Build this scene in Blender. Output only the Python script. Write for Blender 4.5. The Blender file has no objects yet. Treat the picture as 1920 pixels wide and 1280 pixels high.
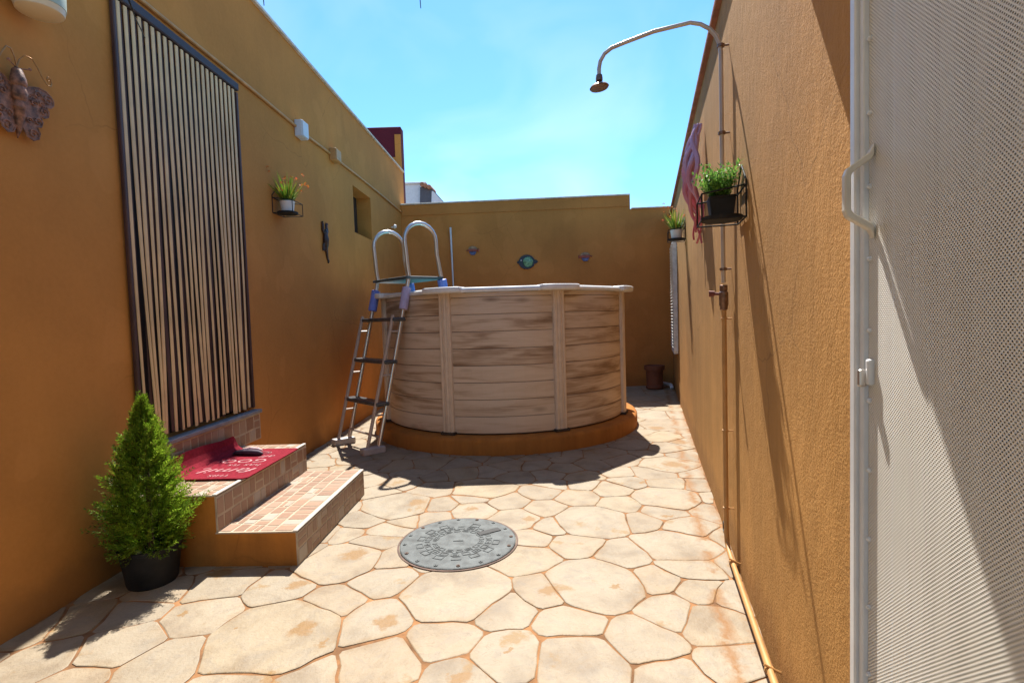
import bpy, bmesh, math, random
from mathutils import Vector, Matrix, noise

rnd = random.Random(7)
sc = bpy.context.scene
col = sc.collection
RAD = math.radians

# ------------------------------------------------------------------ camera
cam_d = bpy.data.cameras.new('camera')
cam = bpy.data.objects.new('camera', cam_d); col.objects.link(cam)
sc.camera = cam
cam_d.sensor_fit = 'HORIZONTAL'; cam_d.sensor_width = 36.0; cam_d.lens = 18.0
cam_d.clip_start = 0.02; cam_d.clip_end = 2000
cam.location = (0, 0, 1.2)
PITCH, ROLL = RAD(2.75), RAD(1.8)
cam.matrix_world = Matrix.Translation((0, 0, 1.2)) @ (
    Matrix.Rotation(RAD(90) - PITCH, 4, 'X') @ Matrix.Rotation(-ROLL, 4, 'Z'))

# ------------------------------------------------------------------ sky and sun
SUN_EL, SUN_AZ = RAD(58.5), RAD(0.2)          # azimuth measured from +Y towards +X
w = bpy.data.worlds.new('World'); sc.world = w; w.use_nodes = True
nt = w.node_tree; nt.nodes.clear()
sky = nt.nodes.new('ShaderNodeTexSky'); sky.sky_type = 'NISHITA'; sky.sun_disc = False
sky.sun_elevation = SUN_EL; sky.sun_rotation = SUN_AZ
sky.air_density = 1.0; sky.dust_density = 0.2; sky.ozone_density = 1.5; sky.altitude = 50
tint = nt.nodes.new('ShaderNodeMix'); tint.data_type = 'RGBA'; tint.blend_type = 'MULTIPLY'
tint.inputs[0].default_value = 1.0
tint.inputs[7].default_value = (0.56, 0.93, 1.14, 1)
bg = nt.nodes.new('ShaderNodeBackground'); bg.inputs[1].default_value = 0.112
wo = nt.nodes.new('ShaderNodeOutputWorld')
nt.links.new(sky.outputs[0], tint.inputs[6]); # thin high haze drawn out in streaks across the whole sky
tc = nt.nodes.new('ShaderNodeTexCoord'); mp = nt.nodes.new('ShaderNodeMapping'); mp.inputs['Scale'].default_value = (2.2, 1.0, 3.2); mp.inputs['Rotation'].default_value = (.3, .5, .4)
cn = nt.nodes.new('ShaderNodeTexNoise'); cn.inputs['Scale'].default_value = 1.6; cn.inputs['Detail'].default_value = 4; cn.inputs['Roughness'].default_value = .45; cn.inputs['Distortion'].default_value = .8
cr_ = nt.nodes.new('ShaderNodeMapRange'); cr_.inputs[1].default_value = .42; cr_.inputs[2].default_value = .75; cr_.inputs[3].default_value = 1.0; cr_.inputs[4].default_value = .84
hs = nt.nodes.new('ShaderNodeHueSaturation')
nt.links.new(tc.outputs['Generated'], mp.inputs[0]); nt.links.new(mp.outputs[0], cn.inputs['Vector']); nt.links.new(cn.outputs['Fac'], cr_.inputs[0])
nt.links.new(cr_.outputs[0], hs.inputs['Saturation']); nt.links.new(tint.outputs[2], hs.inputs['Color']); nt.links.new(hs.outputs[0], bg.inputs[0])
nt.links.new(bg.outputs[0], wo.inputs[0])
sun_d = bpy.data.lights.new('sun', 'SUN'); sun_d.energy = 5.0; sun_d.angle = RAD(0.53)
sun_d.color = (1.0, 0.95, 0.87)
sun = bpy.data.objects.new('sun', sun_d); col.objects.link(sun); sun.location = (0, 6, 12)
sun.rotation_euler = (-(math.pi / 2 - SUN_EL), 0, -SUN_AZ)

sc.render.engine = 'CYCLES'
sc.cycles.max_bounces = 7; sc.cycles.diffuse_bounces = 4; sc.cycles.transparent_max_bounces = 6
sc.view_settings.view_transform = 'Standard'; sc.view_settings.look = 'None'
sc.view_settings.exposure = 1.06; sc.view_settings.gamma = 1.0
sc.view_settings.use_curve_mapping = False
sc.render.resolution_x = 1024; sc.render.resolution_y = 682

# ------------------------------------------------------------------ material helpers
class NT:
    def __init__(s, name):
        s.m = bpy.data.materials.new(name); s.m.use_nodes = True
        s.t = s.m.node_tree; s.b = s.t.nodes['Principled BSDF']; s.out = s.t.nodes['Material Output']
    def n(s, typ, **kw):
        x = s.t.nodes.new(typ)
        for k, v in kw.items(): setattr(x, k, v)
        return x
    def l(s, a, b): s.t.links.new(a, b)
    def pos(s): return s.n('ShaderNodeNewGeometry').outputs['Position']
    def mapping(s, vec, scale=(1, 1, 1), loc=None):
        m = s.n('ShaderNodeMapping'); m.inputs['Scale'].default_value = scale
        if loc is not None: s.l(loc, m.inputs['Location'])
        s.l(vec, m.inputs['Vector']); return m.outputs[0]
    def noise(s, vec, scale, detail=4, rough=.55, dist=0):
        x = s.n('ShaderNodeTexNoise'); x.inputs['Scale'].default_value = scale
        x.inputs['Detail'].default_value = detail; x.inputs['Roughness'].default_value = rough
        x.inputs['Distortion'].default_value = dist
        s.l(vec, x.inputs['Vector']); return x.outputs['Fac']
    def ramp(s, f, stops):
        r = s.n('ShaderNodeValToRGB'); cr = r.color_ramp
        while len(cr.elements) < len(stops): cr.elements.new(.5)
        for e, (p, c) in zip(cr.elements, stops):
            e.position = p; e.color = (c, c, c, 1) if isinstance(c, (int, float)) else (*c, 1)
        s.l(f, r.inputs[0]); return r.outputs[0]
    def mix(s, f, a, b, mode='MIX'):
        x = s.n('ShaderNodeMix', data_type='RGBA', blend_type=mode)
        for i, v in ((0, f), (6, a), (7, b)):
            if hasattr(v, 'links') or isinstance(v, bpy.types.NodeSocket): s.l(v, x.inputs[i])
            elif i == 0: x.inputs[0].default_value = v
            else: x.inputs[i].default_value = (*v, 1)
        return x.outputs[2]
    def math(s, op, a, b=None, c=None):
        x = s.n('ShaderNodeMath', operation=op)
        for i, v in enumerate((a, b, c)):
            if v is None: continue
            if isinstance(v, (int, float)): x.inputs[i].default_value = v
            else: s.l(v, x.inputs[i])
        return x.outputs[0]
    def rand(s): return s.n('ShaderNodeObjectInfo').outputs['Random']
    def bump(s, h, strength=.4, dist=.005):
        x = s.n('ShaderNodeBump'); x.inputs['Strength'].default_value = strength
        x.inputs['Distance'].default_value = dist; s.l(h, x.inputs['Height'])
        s.l(x.outputs[0], s.b.inputs['Normal'])
    def base(s, c):
        if isinstance(c, bpy.types.NodeSocket): s.l(c, s.b.inputs['Base Color'])
        else: s.b.inputs['Base Color'].default_value = (*c, 1)
    def rough(s, v): 
        if isinstance(v, bpy.types.NodeSocket): s.l(v, s.b.inputs['Roughness'])
        else: s.b.inputs['Roughness'].default_value = v

def simple(name, c, rough=.6, metal=0, var=.12, vscale=14, bump=0, bscale=60, spec=.5):
    k = NT(name); p = k.pos()
    n = k.noise(p, vscale, 4)
    dark = tuple(x * (1 - var * 1.6) for x in c); lite = tuple(min(1, x * (1 + var)) for x in c)
    k.base(k.ramp(n, [(.3, dark), (.7, lite)])); k.rough(rough)
    k.b.inputs['Metallic'].default_value = metal
    k.b.inputs['Specular IOR Level'].default_value = spec
    if bump: k.bump(k.noise(p, bscale, 5), bump, .004)
    return k.m

def stucco(name, c, bump, bscale, dist, streak=.12):
    k = NT(name); p = k.pos()
    big = k.noise(p, 1.1, 4, .6)
    st = k.noise(k.mapping(p, (9, 9, .7)), 1.0, 5, .65)
    fine = k.noise(p, 45, 4, .6)
    a = tuple(x * .80 for x in c); b = tuple(min(1, x * 1.1) for x in c)
    colr = k.ramp(big, [(.3, a), (.7, b)])
    colr = k.mix(k.math('MULTIPLY', k.ramp(st, [(.35, 1.0), (.62, 0.0)]), streak), colr, tuple(x * .45 for x in c))
    colr = k.mix(k.math('MULTIPLY', k.ramp(fine, [(.3, 0.0), (.75, 1.0)]), .16), colr, tuple(min(1, x * 1.35 + .02) for x in c))
    # old repairs, hairline cracks and rain runs
    pt = k.noise(p, 2.3, 2, .4)
    colr = k.mix(k.math('MULTIPLY', k.ramp(pt, [(.585, 0.0), (.605, 1.0)]), .14), colr, tuple(min(1, x * 1.35 + .02) for x in c))
    vo = k.n('ShaderNodeTexVoronoi', feature='DISTANCE_TO_EDGE'); vo.inputs['Scale'].default_value = 1.1
    wob = k.n('ShaderNodeMix', data_type='VECTOR'); wob.inputs[0].default_value = .12
    nv = k.n('ShaderNodeTexNoise'); nv.inputs['Scale'].default_value = 5; k.l(p, nv.inputs['Vector'])
    k.l(p, wob.inputs[4]); k.l(nv.outputs['Color'], wob.inputs[5]); k.l(wob.outputs[1], vo.inputs['Vector'])
    crk = k.math('MULTIPLY', k.ramp(vo.outputs['Distance'], [(.0, 1.0), (.004, 0.0)]), k.ramp(k.noise(p, .9, 3), [(.5, 0.0), (.6, 1.0)]))
    colr = k.mix(k.math('MULTIPLY', crk, .45), colr, tuple(x * .35 for x in c))
    # splash dirt just above the paving
    sep = k.n('ShaderNodeSeparateXYZ'); k.l(p, sep.inputs[0])
    hz = k.math('ADD', sep.outputs[2], k.math('MULTIPLY', k.noise(p, 6, 4), -.22))
    colr = k.mix(k.math('MULTIPLY', k.ramp(hz, [(.0, 1.0), (.10, 0.0)]), .35), colr, (.16, .075, .025))
    k.base(colr); k.rough(.88); k.b.inputs['Specular IOR Level'].default_value = .25
    h1 = k.noise(p, bscale, 4, .65); h2 = k.noise(k.mapping(p, (1, 1, .7)), bscale * .16, 3)
    k.bump(k.math('ADD', h1, k.math('MULTIPLY', h2, 1.3)), bump, dist)
    return k.m

M = {}
OCHRE = (.49, .200, .042)
M['stucco_left'] = stucco('ochre_paint_smooth', OCHRE, .25, 38, .006, .06)
M['stucco_back'] = stucco('ochre_paint_back', (.48, .190, .045), .3, 36, .006, .08)
M['stucco_right'] = stucco('ochre_paint_rough', (.43, .215, .056), .95, 130, .004, .26)
M['ochre'] = stucco('ochre_paint_step', (.48, .172, .026), .3, 40, .005, .5)
M['maroon'] = stucco('maroon_paint', (.10, .010, .02), .3, 30, .005)
M['white_wall'] = simple('white_wall', (.74, .76, .78), .8, var=.06)
M['coping'] = simple('pale_coping', (.62, .55, .47), .8, var=.15, bump=.3)
M['brick_coping'] = simple('terracotta_coping', (.33, .13, .075), .8, var=.2, bump=.3)
M['joint'] = simple('sandy_joint', (.255, .12, .045), .95, var=.35, vscale=9, bump=.6, bscale=90)
M['earth'] = simple('dusty_earth', (.22, .16, .10), .95, var=.25, vscale=2)

STAINS = [(-0.66, 3.31, 0.076), (-0.85, 2.59, 0.081), (-0.85, 1.96, 0.057), (-0.75, 1.86, 0.023), (-0.54, 1.99, 0.058), (0.13, 2.19, 0.057), (0.43, 2.2, 0.025), (0.07, 2.98, 0.043), (0.88, 2.96, 0.037), (-0.05, 1.79, 0.017), (-0.86, 1.67, 0.038), (-0.21, 1.65, 0.052), (1.24, 3.99, 0.108), (1.48, 5.27, 0.099), (1.51, 4.68, 0.107), (-1.45, 2.43, 0.061), (-1.02, 2.31, 0.053), (-1.41, 2.09, 0.026), (0.89, 3.57, 0.033), (-0.29, 3.18, 0.04), (-1.13, 1.97, 0.018)]
# paving: cream stamped stone with ochre stains
def paving():
    k = NT('cream_stone'); p = k.pos(); r = k.rand()
    off = k.n('ShaderNodeCombineXYZ'); k.l(k.math('MULTIPLY', r, 37.0), off.inputs[0]); k.l(k.math('MULTIPLY', r, 91.0), off.inputs[1])
    q = k.mapping(p, (1, 1, 1), off.outputs[0])
    n1 = k.noise(q, 4.5, 5, .6, .4)
    c = k.ramp(n1, [(.28, (.20, .152, .10)), (.5, (.298, .242, .168)), (.75, (.335, .28, .203))])
    tone = k.ramp(r, [(0, (.84, .82, .80)), (.25, (.95, .90, .84)), (.5, (1, 1, 1)), (.75, (.92, .92, .92)), (1, (1.0, .95, .84))])
    c = k.mix(1.0, c, tone, 'MULTIPLY')
    n2 = k.noise(q, 9, 5, .65, .8)                        # grey smears
    c = k.mix(k.math('MULTIPLY', k.ramp(n2, [(.50, 0.0), (.70, 1.0)]), .5), c, (.20, .17, .135))
    n3 = k.noise(q, 3.4, 3, .5); n4 = k.noise(q, 16, 4, .7)
    st = k.math('ADD', n3, k.math('MULTIPLY', n4, .36))   # ochre stains
    c = k.mix(k.math('MULTIPLY', k.ramp(st, [(.82, 0.0), (.88, 1.0)]), .7), c, (.235, .135, .040))
    # individual rusty ochre stains left on the stones
    nd_ = k.n('ShaderNodeTexNoise'); nd_.inputs['Scale'].default_value = 13; nd_.inputs['Detail'].default_value = 5; nd_.inputs['Roughness'].default_value = .7
    k.l(p, nd_.inputs['Vector'])
    sb = k.n('ShaderNodeVectorMath', operation='SUBTRACT'); k.l(nd_.outputs['Color'], sb.inputs[0]); sb.inputs[1].default_value = (.5, .5, .5)
    ma = k.n('ShaderNodeVectorMath', operation='MULTIPLY_ADD'); k.l(sb.outputs[0], ma.inputs[0]); ma.inputs[1].default_value = (.16, .16, 0); k.l(p, ma.inputs[2])
    best = None
    for sx, sy, sr in STAINS:
        dd = k.n('ShaderNodeVectorMath', operation='DISTANCE'); k.l(ma.outputs[0], dd.inputs[0]); dd.inputs[1].default_value = (sx, sy, 0)
        e = k.math('DIVIDE', dd.outputs['Value'], sr)
        best = e if best is None else k.math('MINIMUM', best, e)
    c = k.mix(k.math('MULTIPLY', k.ramp(best, [(.55, 1.0), (1.0, 0.0)]), .85), c, (.225, .12, .034))
    # veins
    n5 = k.noise(k.mapping(q, (1, 2.2, 1)), 5.5, 3, .6, 2.2)
    vein = k.ramp(k.math('ABSOLUTE', k.math('SUBTRACT', n5, .5)), [(.0, 1.0), (.012, 0.0)])
    c = k.mix(k.math('MULTIPLY', vein, .4), c, (.17, .12, .075))
    # rust weeping out along the foot of the right wall
    sep = k.n('ShaderNodeSeparateXYZ'); k.l(p, sep.inputs[0])
    dist = k.math('SUBTRACT', sep.outputs[0], k.math('MULTIPLY_ADD', sep.outputs[1], .2665, .40))
    wob = k.math('ADD', dist, k.math('MULTIPLY', k.noise(p, 7, 4, .7), .12))
    band = k.ramp(k.math('ABSOLUTE', k.math('ADD', wob, .07)), [(.0, 1.0), (.05, 0.0)])
    nearw = k.ramp(wob, [(.0, 0.0), (.07, 1.0)])
    rust = k.math('MULTIPLY', k.math('MAXIMUM', band, nearw), k.ramp(k.noise(p, 5.2, 4, .6), [(.43, 0.0), (.50, 1.0)]))
    c = k.mix(k.math('MULTIPLY', rust, .9), c, (.22, .095, .018))
    # ochre wash soaking in from the joints
    at = k.n('ShaderNodeAttribute', attribute_name='edge').outputs['Fac']
    soak = k.math('MULTIPLY', at, k.ramp(k.noise(p, 6, 4, .65), [(.45, 0.0), (.68, 1.0)]))
    c = k.mix(k.math('MULTIPLY', soak, .6), c, (.24, .135, .045))
    # fine specks
    sp = k.noise(p, 120, 2, .5)
    c = k.mix(k.math('MULTIPLY', k.ramp(sp, [(.72, 0.0), (.8, 1.0)]), .35), c, (.14, .09, .055))
    k.base(c); k.rough(.62); k.b.inputs['Specular IOR Level'].default_value = .35
    h = k.math('ADD', k.noise(q, 14, 5, .65), k.math('MULTIPLY', k.noise(q, 70, 3), .25))
    k.bump(h, .75, .009); return k.m
M['paving'] = paving()

def tilemat():
    k = NT('terracotta_mosaic'); r = k.rand(); p = k.pos()
    c = k.ramp(r, [(0, (.20, .092, .048)), (.3, (.25, .122, .066)), (.62, (.28, .15, .085)), (.82, (.30, .185, .12)), (.92, (.34, .28, .22)), (1, (.36, .32, .27))])
    n = k.noise(p, 55, 4, .6)
    c = k.mix(k.math('MULTIPLY', n, .5), c, (.33, .24, .17), 'MIX')
    k.base(c); k.rough(.5); k.bump(n, .25, .002); return k.m
M['tile'] = tilemat()
M['grout'] = simple('pale_grout', (.42, .33, .235), .9, var=.15, bump=.4, bscale=80)
M['trim'] = simple('white_step_edge', (.46, .42, .37), .6, var=.12)

def plankmat():
    k = NT('printed_wood'); r = k.rand()
    uv = k.n('ShaderNodeUVMap').outputs[0]
    off = k.n('ShaderNodeCombineXYZ'); k.l(k.math('MULTIPLY', r, 53.0), off.inputs[0]); k.l(k.math('MULTIPLY', r, 17.0), off.inputs[1])
    q = k.mapping(uv, (.9, 7, 1), off.outputs[0]); q2 = k.mapping(uv, (1.8, 85, 1), off.outputs[0])
    a = k.noise(q, 1.7, 4, .55, .5); g = k.noise(q2, 1.5, 4, .6, .3)
    f = k.math('ADD', k.math('MULTIPLY', a, .85), k.math('MULTIPLY', g, .30))
    f = k.math('ADD', f, k.math('MULTIPLY', k.math('SUBTRACT', r, .5), .17))
    c = k.ramp(f, [(.36, (.25, .15, .085)), (.46, (.40, .27, .175)), (.56, (.56, .415, .295)), (.7, (.62, .475, .35))])
    vor = k.n('ShaderNodeTexVoronoi'); vor.inputs['Scale'].default_value = 1.6; k.l(k.mapping(uv, (1.1, 3.2, 1), off.outputs[0]), vor.inputs['Vector'])
    knot = k.ramp(vor.outputs['Distance'], [(.0, 1.0), (.16, 0.0)])
    c = k.mix(k.math('MULTIPLY', knot, .55), c, (.07, .036, .018))
    k.base(c); k.rough(.55); k.bump(g, .15, .002); return k.m
M['plank'] = plankmat()
M['pool_shell'] = simple('dark_shell', (.05, .032, .02), .8)
M['post'] = simple('tan_resin', (.64, .49, .36), .5, var=.06)
M['rim'] = simple('pale_resin', (.72, .70, .67), .4, var=.06)
M['water'] = simple('pool_water', (.08, .35, .42), .05)
M['chrome'] = simple('brushed_steel', (.62, .58, .55), .28, metal=.85, var=.05)
M['rail'] = simple('grey_lacquered_tube', (.42, .34, .29), .4, metal=.15, var=.06)
M['tread'] = simple('dark_grey_tread', (.06, .065, .07), .35, var=.2)
M['platform'] = simple('slate_platform', (.05, .07, .075), .6, var=.15)
M['foam'] = simple('blue_sleeve', (.16, .22, .62), .55, var=.12)
M['foam2'] = simple('lilac_sleeve', (.42, .36, .52), .55, var=.1)
M['foot'] = simple('grey_plastic_foot', (.42, .38, .36), .5)
M['strip'] = simple('beige_pvc_strip', (.66, .44, .22), .6, var=.12, vscale=5)
M['strip_dark'] = simple('dark_brown_strip', (.065, .027, .02), .6, var=.2, vscale=5)
M['rail_dark'] = simple('dark_curtain_rail', (.055, .048, .06), .65, var=.08, spec=.25)
M['door_dark'] = simple('dark_door', (.03, .018, .014), .6)
M['sill'] = simple('grey_sill', (.22, .21, .21), .5, var=.1)
M['conduit'] = simple('painted_conduit', (.46, .235, .075), .55)
M['greybox'] = simple('grey_plastic', (.55, .58, .64), .5, var=.04)
M['wire'] = simple('black_wire', (.02, .018, .016), .7, spec=.2)
M['whitepot'] = simple('white_pot', (.68, .64, .60), .5, var=.05)
M['blackpot'] = simple('black_plastic_pot', (.016, .014, .013), .6, var=.3, spec=.25)
M['brownpot'] = simple('terracotta_pot', (.17, .055, .025), .7)
M['iron'] = simple('cast_iron', (.082, .092, .092), .65, metal=.1, var=.3, vscale=20, bump=.5, bscale=150)
M['iron_rim'] = simple('rusty_frame', (.12, .07, .05), .8, var=.3, bump=.4)
M['bronze'] = simple('bronzed_metal', (.28, .125, .065), .6, metal=0, var=.45, vscale=45, bump=.4, bscale=90)
M['bronze_wire'] = simple('bronze_wire', (.42, .20, .06), .4, metal=.5)
M['gecko'] = simple('dark_red_ceramic', (.045, .018, .014), .4, var=.5, vscale=25)
def octo():
    k = NT('pink_glazed_metal'); p = k.pos(); sep = k.n('ShaderNodeSeparateXYZ'); k.l(p, sep.inputs[0])
    f = k.math('ADD', sep.outputs[2], k.math('MULTIPLY', k.noise(p, 9, 3), .25))
    k.base(k.ramp(k.math('SUBTRACT', f, 1.6), [(.2, (.58, .11, .12)), (.5, (.55, .17, .22)), (.75, (.50, .30, .42))])); k.rough(.22); return k.m
M['octopus'] = octo()
M['fish_black'] = simple('black_fish', (.018, .02, .03), .45)
M['fish_green'] = simple('green_glass', (.16, .33, .17), .2, var=.4, vscale=30)
M['fish_red'] = simple('red_fish', (.35, .07, .04), .45, var=.3)
M['fish_blue'] = simple('blue_fish', (.09, .10, .20), .45, var=.3)
M['fish_tan'] = simple('tan_fish', (.33, .2, .1), .45, var=.3)
M['lamp_body'] = simple('grey_green_lamp', (.34, .37, .28), .5, var=.1)
M['lamp_glass'] = simple('cream_diffuser', (.62, .50, .33), .35, var=.04)
M['mat_red'] = simple('red_mat', (.22, .016, .028), .95, var=.18, vscale=60, bump=.6, bscale=300, spec=.1)
M['mat_print'] = simple('pale_mat_print', (.55, .30, .30), .95, var=.2, spec=.1)
M['soil'] = simple('potting_soil', (.03, .02, .013), .95)
M['bark'] = simple('brown_bark', (.09, .055, .03), .9)
M['pipe_steel'] = simple('galvanised_pipe', (.50, .41, .33), .42, metal=.25, var=.08)
M['brass'] = simple('dull_brass', (.22, .13, .09), .4, metal=.6, var=.3, vscale=60)
M['red_handle'] = simple('red_lever', (.16, .03, .02), .5)
M['white_alu'] = simple('white_aluminium', (.60, .61, .62), .38, var=.04)
M['beige_alu'] = simple('beige_handle', (.58, .54, .46), .42, var=.05)
M['canvas'] = simple('canopy_canvas', (.72, .68, .60), .9)
_k = NT('canopy_fabric'); _k.base((.74, .70, .62)); _k.rough(.9)
_tr = _k.n('ShaderNodeBsdfTranslucent'); _tr.inputs[0].default_value = (.80, .76, .68, 1); _mx = _k.n('ShaderNodeMixShader'); _mx.inputs[0].default_value = .5
_k.l(_k.b.outputs[0], _mx.inputs[1]); _k.l(_tr.outputs[0], _mx.inputs[2]); _k.l(_mx.outputs[0], _k.out.inputs[0]); M['canvas'] = _k.m
M['shutter'] = simple('white_shutter', (.70, .68, .64), .55)
M['dark_roof'] = simple('dark_roof', (.10, .095, .11), .7)
M['roof_tile'] = simple('clay_roof_tile', (.40, .17, .09), .8, var=.3)
M['print_dark'] = simple('purple_slipper', (.05, .025, .05), .7)
M['print_pale'] = simple('pale_slipper_lining', (.62, .42, .42), .8)
M['clay_spot'] = simple('rubber_black', (.02, .02, .02), .7)

def leafmat(name, stops, rough=.5, trans=.25):
    k = NT(name)
    g = k.n('ShaderNodeNewGeometry')
    c = k.ramp(g.outputs['Random Per Island'], stops)
    k.base(c); k.rough(rough); k.b.inputs['Specular IOR Level'].default_value = .3
    tr = k.n('ShaderNodeBsdfTranslucent'); k.l(c, tr.inputs[0])
    mx = k.n('ShaderNodeMixShader'); mx.inputs[0].default_value = trans
    k.l(k.b.outputs[0], mx.inputs[1]); k.l(tr.outputs[0], mx.inputs[2]); k.l(mx.outputs[0], k.out.inputs[0])
    return k.m
M['conifer'] = leafmat('conifer_green', [(0, (.07, .10, .010)), (.08, (.09, .055, .015)), (.12, (.08, .14, .008)), (.4, (.14, .25, .014)), (.75, (.22, .35, .022)), (1, (.31, .42, .04))], .55, .45)
M['fern'] = leafmat('fern_green', [(0, (.04, .12, .03)), (.5, (.14, .32, .06)), (1, (.28, .48, .08))], .45, .3)
M['blade'] = leafmat('grass_blade', [(0, (.04, .11, .012)), (.5, (.12, .24, .02)), (.85, (.30, .36, .04)), (1, (.42, .34, .05))], .45, .3)
M['flower'] = leafmat('orange_flower', [(0, (.55, .12, .02)), (.6, (.65, .22, .03)), (1, (.55, .06, .05))], .6, .3)

def perforated():
    k = NT('perforated_white_sheet')
    uv = k.n('ShaderNodeUVMap').outputs[0]
    P = .0070
    def lattice(ox, oy):
        s = k.n('ShaderNodeSeparateXYZ'); k.l(uv, s.inputs[0])
        x = k.math('SUBTRACT', k.math('FRACT', k.math('ADD', k.math('DIVIDE', s.outputs[0], P), ox)), .5)
        y = k.math('SUBTRACT', k.math('FRACT', k.math('ADD', k.math('DIVIDE', s.outputs[1], P * .9), oy)), .5)
        return k.math('SQRT', k.math('ADD', k.math('MULTIPLY', x, x), k.math('MULTIPLY', k.math('MULTIPLY', y, 1.25), k.math('MULTIPLY', y, 1.25))))
    d = k.math('MINIMUM', lattice(0, 0), lattice(.5, .5))
    hole = k.ramp(d, [(.165, 1.0), (.20, 0.0)])
    nz = k.noise(k.pos(), 3, 4)
    k.base(k.ramp(nz, [(.3, (.68, .64, .56)), (.7, (.78, .745, .67))])); k.rough(.5)
    k.bump(k.ramp(d, [(.15, 0.0), (.34, 1.0)]), .8, .003)
    tr = k.n('ShaderNodeBsdfTransparent'); mx = k.n('ShaderNodeMixShader')
    k.l(hole, mx.inputs[0]); k.l(k.b.outputs[0], mx.inputs[1]); k.l(tr.outputs[0], mx.inputs[2]); k.l(mx.outputs[0], k.out.inputs[0])
    return k.m
M['perforated'] = perforated()
M['door_core'] = simple('door_core', (.32, .28, .21), .8)

# ------------------------------------------------------------------ mesh helpers
def wl(o):
    v = Vector((0, 0, 0))
    while o: v += Vector(o.location); o = o.parent
    return v

class MB:
    def __init__(s): s.v, s.f, s.uv = [], [], {}
    def add(s, vs, fs):
        n = len(s.v); s.v += [Vector(a) for a in vs]; s.f += [tuple(i + n for i in f) for f in fs]; return s
    def box(s, c, sx, sy, sz, ax=(1, 0, 0), ay=(0, 1, 0), az=(0, 0, 1)):
        c = Vector(c); X = Vector(ax) * sx / 2; Y = Vector(ay) * sy / 2; Z = Vector(az) * sz / 2
        vs = [c + X * i + Y * j + Z * k_ for k_ in (-1, 1) for j in (-1, 1) for i in (-1, 1)]
        return s.add(vs, [(0, 2, 3, 1), (4, 5, 7, 6), (0, 1, 5, 4), (2, 6, 7, 3), (0, 4, 6, 2), (1, 3, 7, 5)])
    def hexa(s, b, t):
        return s.add(list(b) + list(t), [(3, 2, 1, 0), (4, 5, 6, 7), (0, 1, 5, 4), (1, 2, 6, 5), (2, 3, 7, 6), (3, 0, 4, 7)])
    def tube(s, path, r, n=10, cap=True, flat=1.0):
        path = [Vector(p) for p in path]; m = len(path)
        rs = r if isinstance(r, (list, tuple)) else [r] * m
        t = [(path[min(i + 1, m - 1)] - path[max(i - 1, 0)]).normalized() for i in range(m)]
        u = t[0].orthogonal().normalized(); vs, fs = [], []
        for i in range(m):
            u = (u - t[i] * u.dot(t[i])).normalized(); b = t[i].cross(u)
            for j in range(n):
                a = 2 * math.pi * j / n
                vs.append(path[i] + (u * math.cos(a) + b * math.sin(a) * flat) * rs[i])
        for i in range(m - 1):
            for j in range(n):
                k_ = (j + 1) % n
                fs.append((i * n + j, i * n + k_, (i + 1) * n + k_, (i + 1) * n + j))
        if cap: fs.append(tuple(range(n - 1, -1, -1))); fs.append(tuple(range((m - 1) * n, m * n)))
        return s.add(vs, fs)
    def lathe(s, c, prof, n=24, ax=None):
        c = Vector(c); Z = Vector(ax or (0, 0, 1)).normalized(); X = Z.orthogonal().normalized(); Y = Z.cross(X)
        vs, fs = [], []
        for r, z in prof:
            for j in range(n):
                a = 2 * math.pi * j / n; vs.append(c + X * math.cos(a) * r + Y * math.sin(a) * r + Z * z)
        for i in range(len(prof) - 1):
            for j in range(n):
                k_ = (j + 1) % n; fs.append((i * n + j, i * n + k_, (i + 1) * n + k_, (i + 1) * n + j))
        fs.append(tuple(range(n - 1, -1, -1))); fs.append(tuple(range((len(prof) - 1) * n, len(prof) * n)))
        return s.add(vs, fs)
    def extrude(s, poly, d):
        n = len(poly); d = Vector(d); a = [Vector(p) for p in poly]
        return s.add(a + [p + d for p in a], [tuple(range(n - 1, -1, -1)), tuple(range(n, 2 * n))] +
                     [(i, (i + 1) % n, (i + 1) % n + n, i + n) for i in range(n)])
    def build(s, name, mat, parent=None, smooth=False, bevel=0, seg=1, uvf=None, fixn=True):
        o0 = wl(parent)
        me = bpy.data.meshes.new(name)
        me.from_pydata([tuple(v - o0) for v in s.v], [], s.f)
        if uvf:
            u = me.uv_layers.new(name='UVMap')
            for lp in me.loops: u.data[lp.index].uv = uvf(s.v[lp.vertex_index])
        if fixn or bevel:
            bm = bmesh.new(); bm.from_mesh(me)
            if bevel:
                bmesh.ops.bevel(bm, geom=[e for e in bm.edges if len(e.link_faces) == 2 and e.calc_face_angle(0) > .5], offset=bevel, segments=seg, profile=.5, affect='EDGES')
            if fixn: bmesh.ops.recalc_face_normals(bm, faces=bm.faces)
            bm.to_mesh(me); bm.free()
        if smooth:
            for p in me.polygons: p.use_smooth = True
            try: me.set_sharp_from_angle(angle=RAD(40))
            except Exception: pass
        me.materials.append(M[mat] if isinstance(mat, str) else mat)
        o = bpy.data.objects.new(name, me); col.objects.link(o); o.parent = parent
        return o

def tag(o, label, cat, group=None):
    o['label'] = label; o['category'] = cat
    if group: o['group'] = group
    return o
def thing(name, loc, label, cat, group=None):
    o = bpy.data.objects.new(name, None); col.objects.link(o); o.location = loc; o.empty_display_size = .1
    return tag(o, label, cat, group)
def struct(o): o['kind'] = 'structure'; return o
def stuff(o): o['kind'] = 'stuff'; return o

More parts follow.
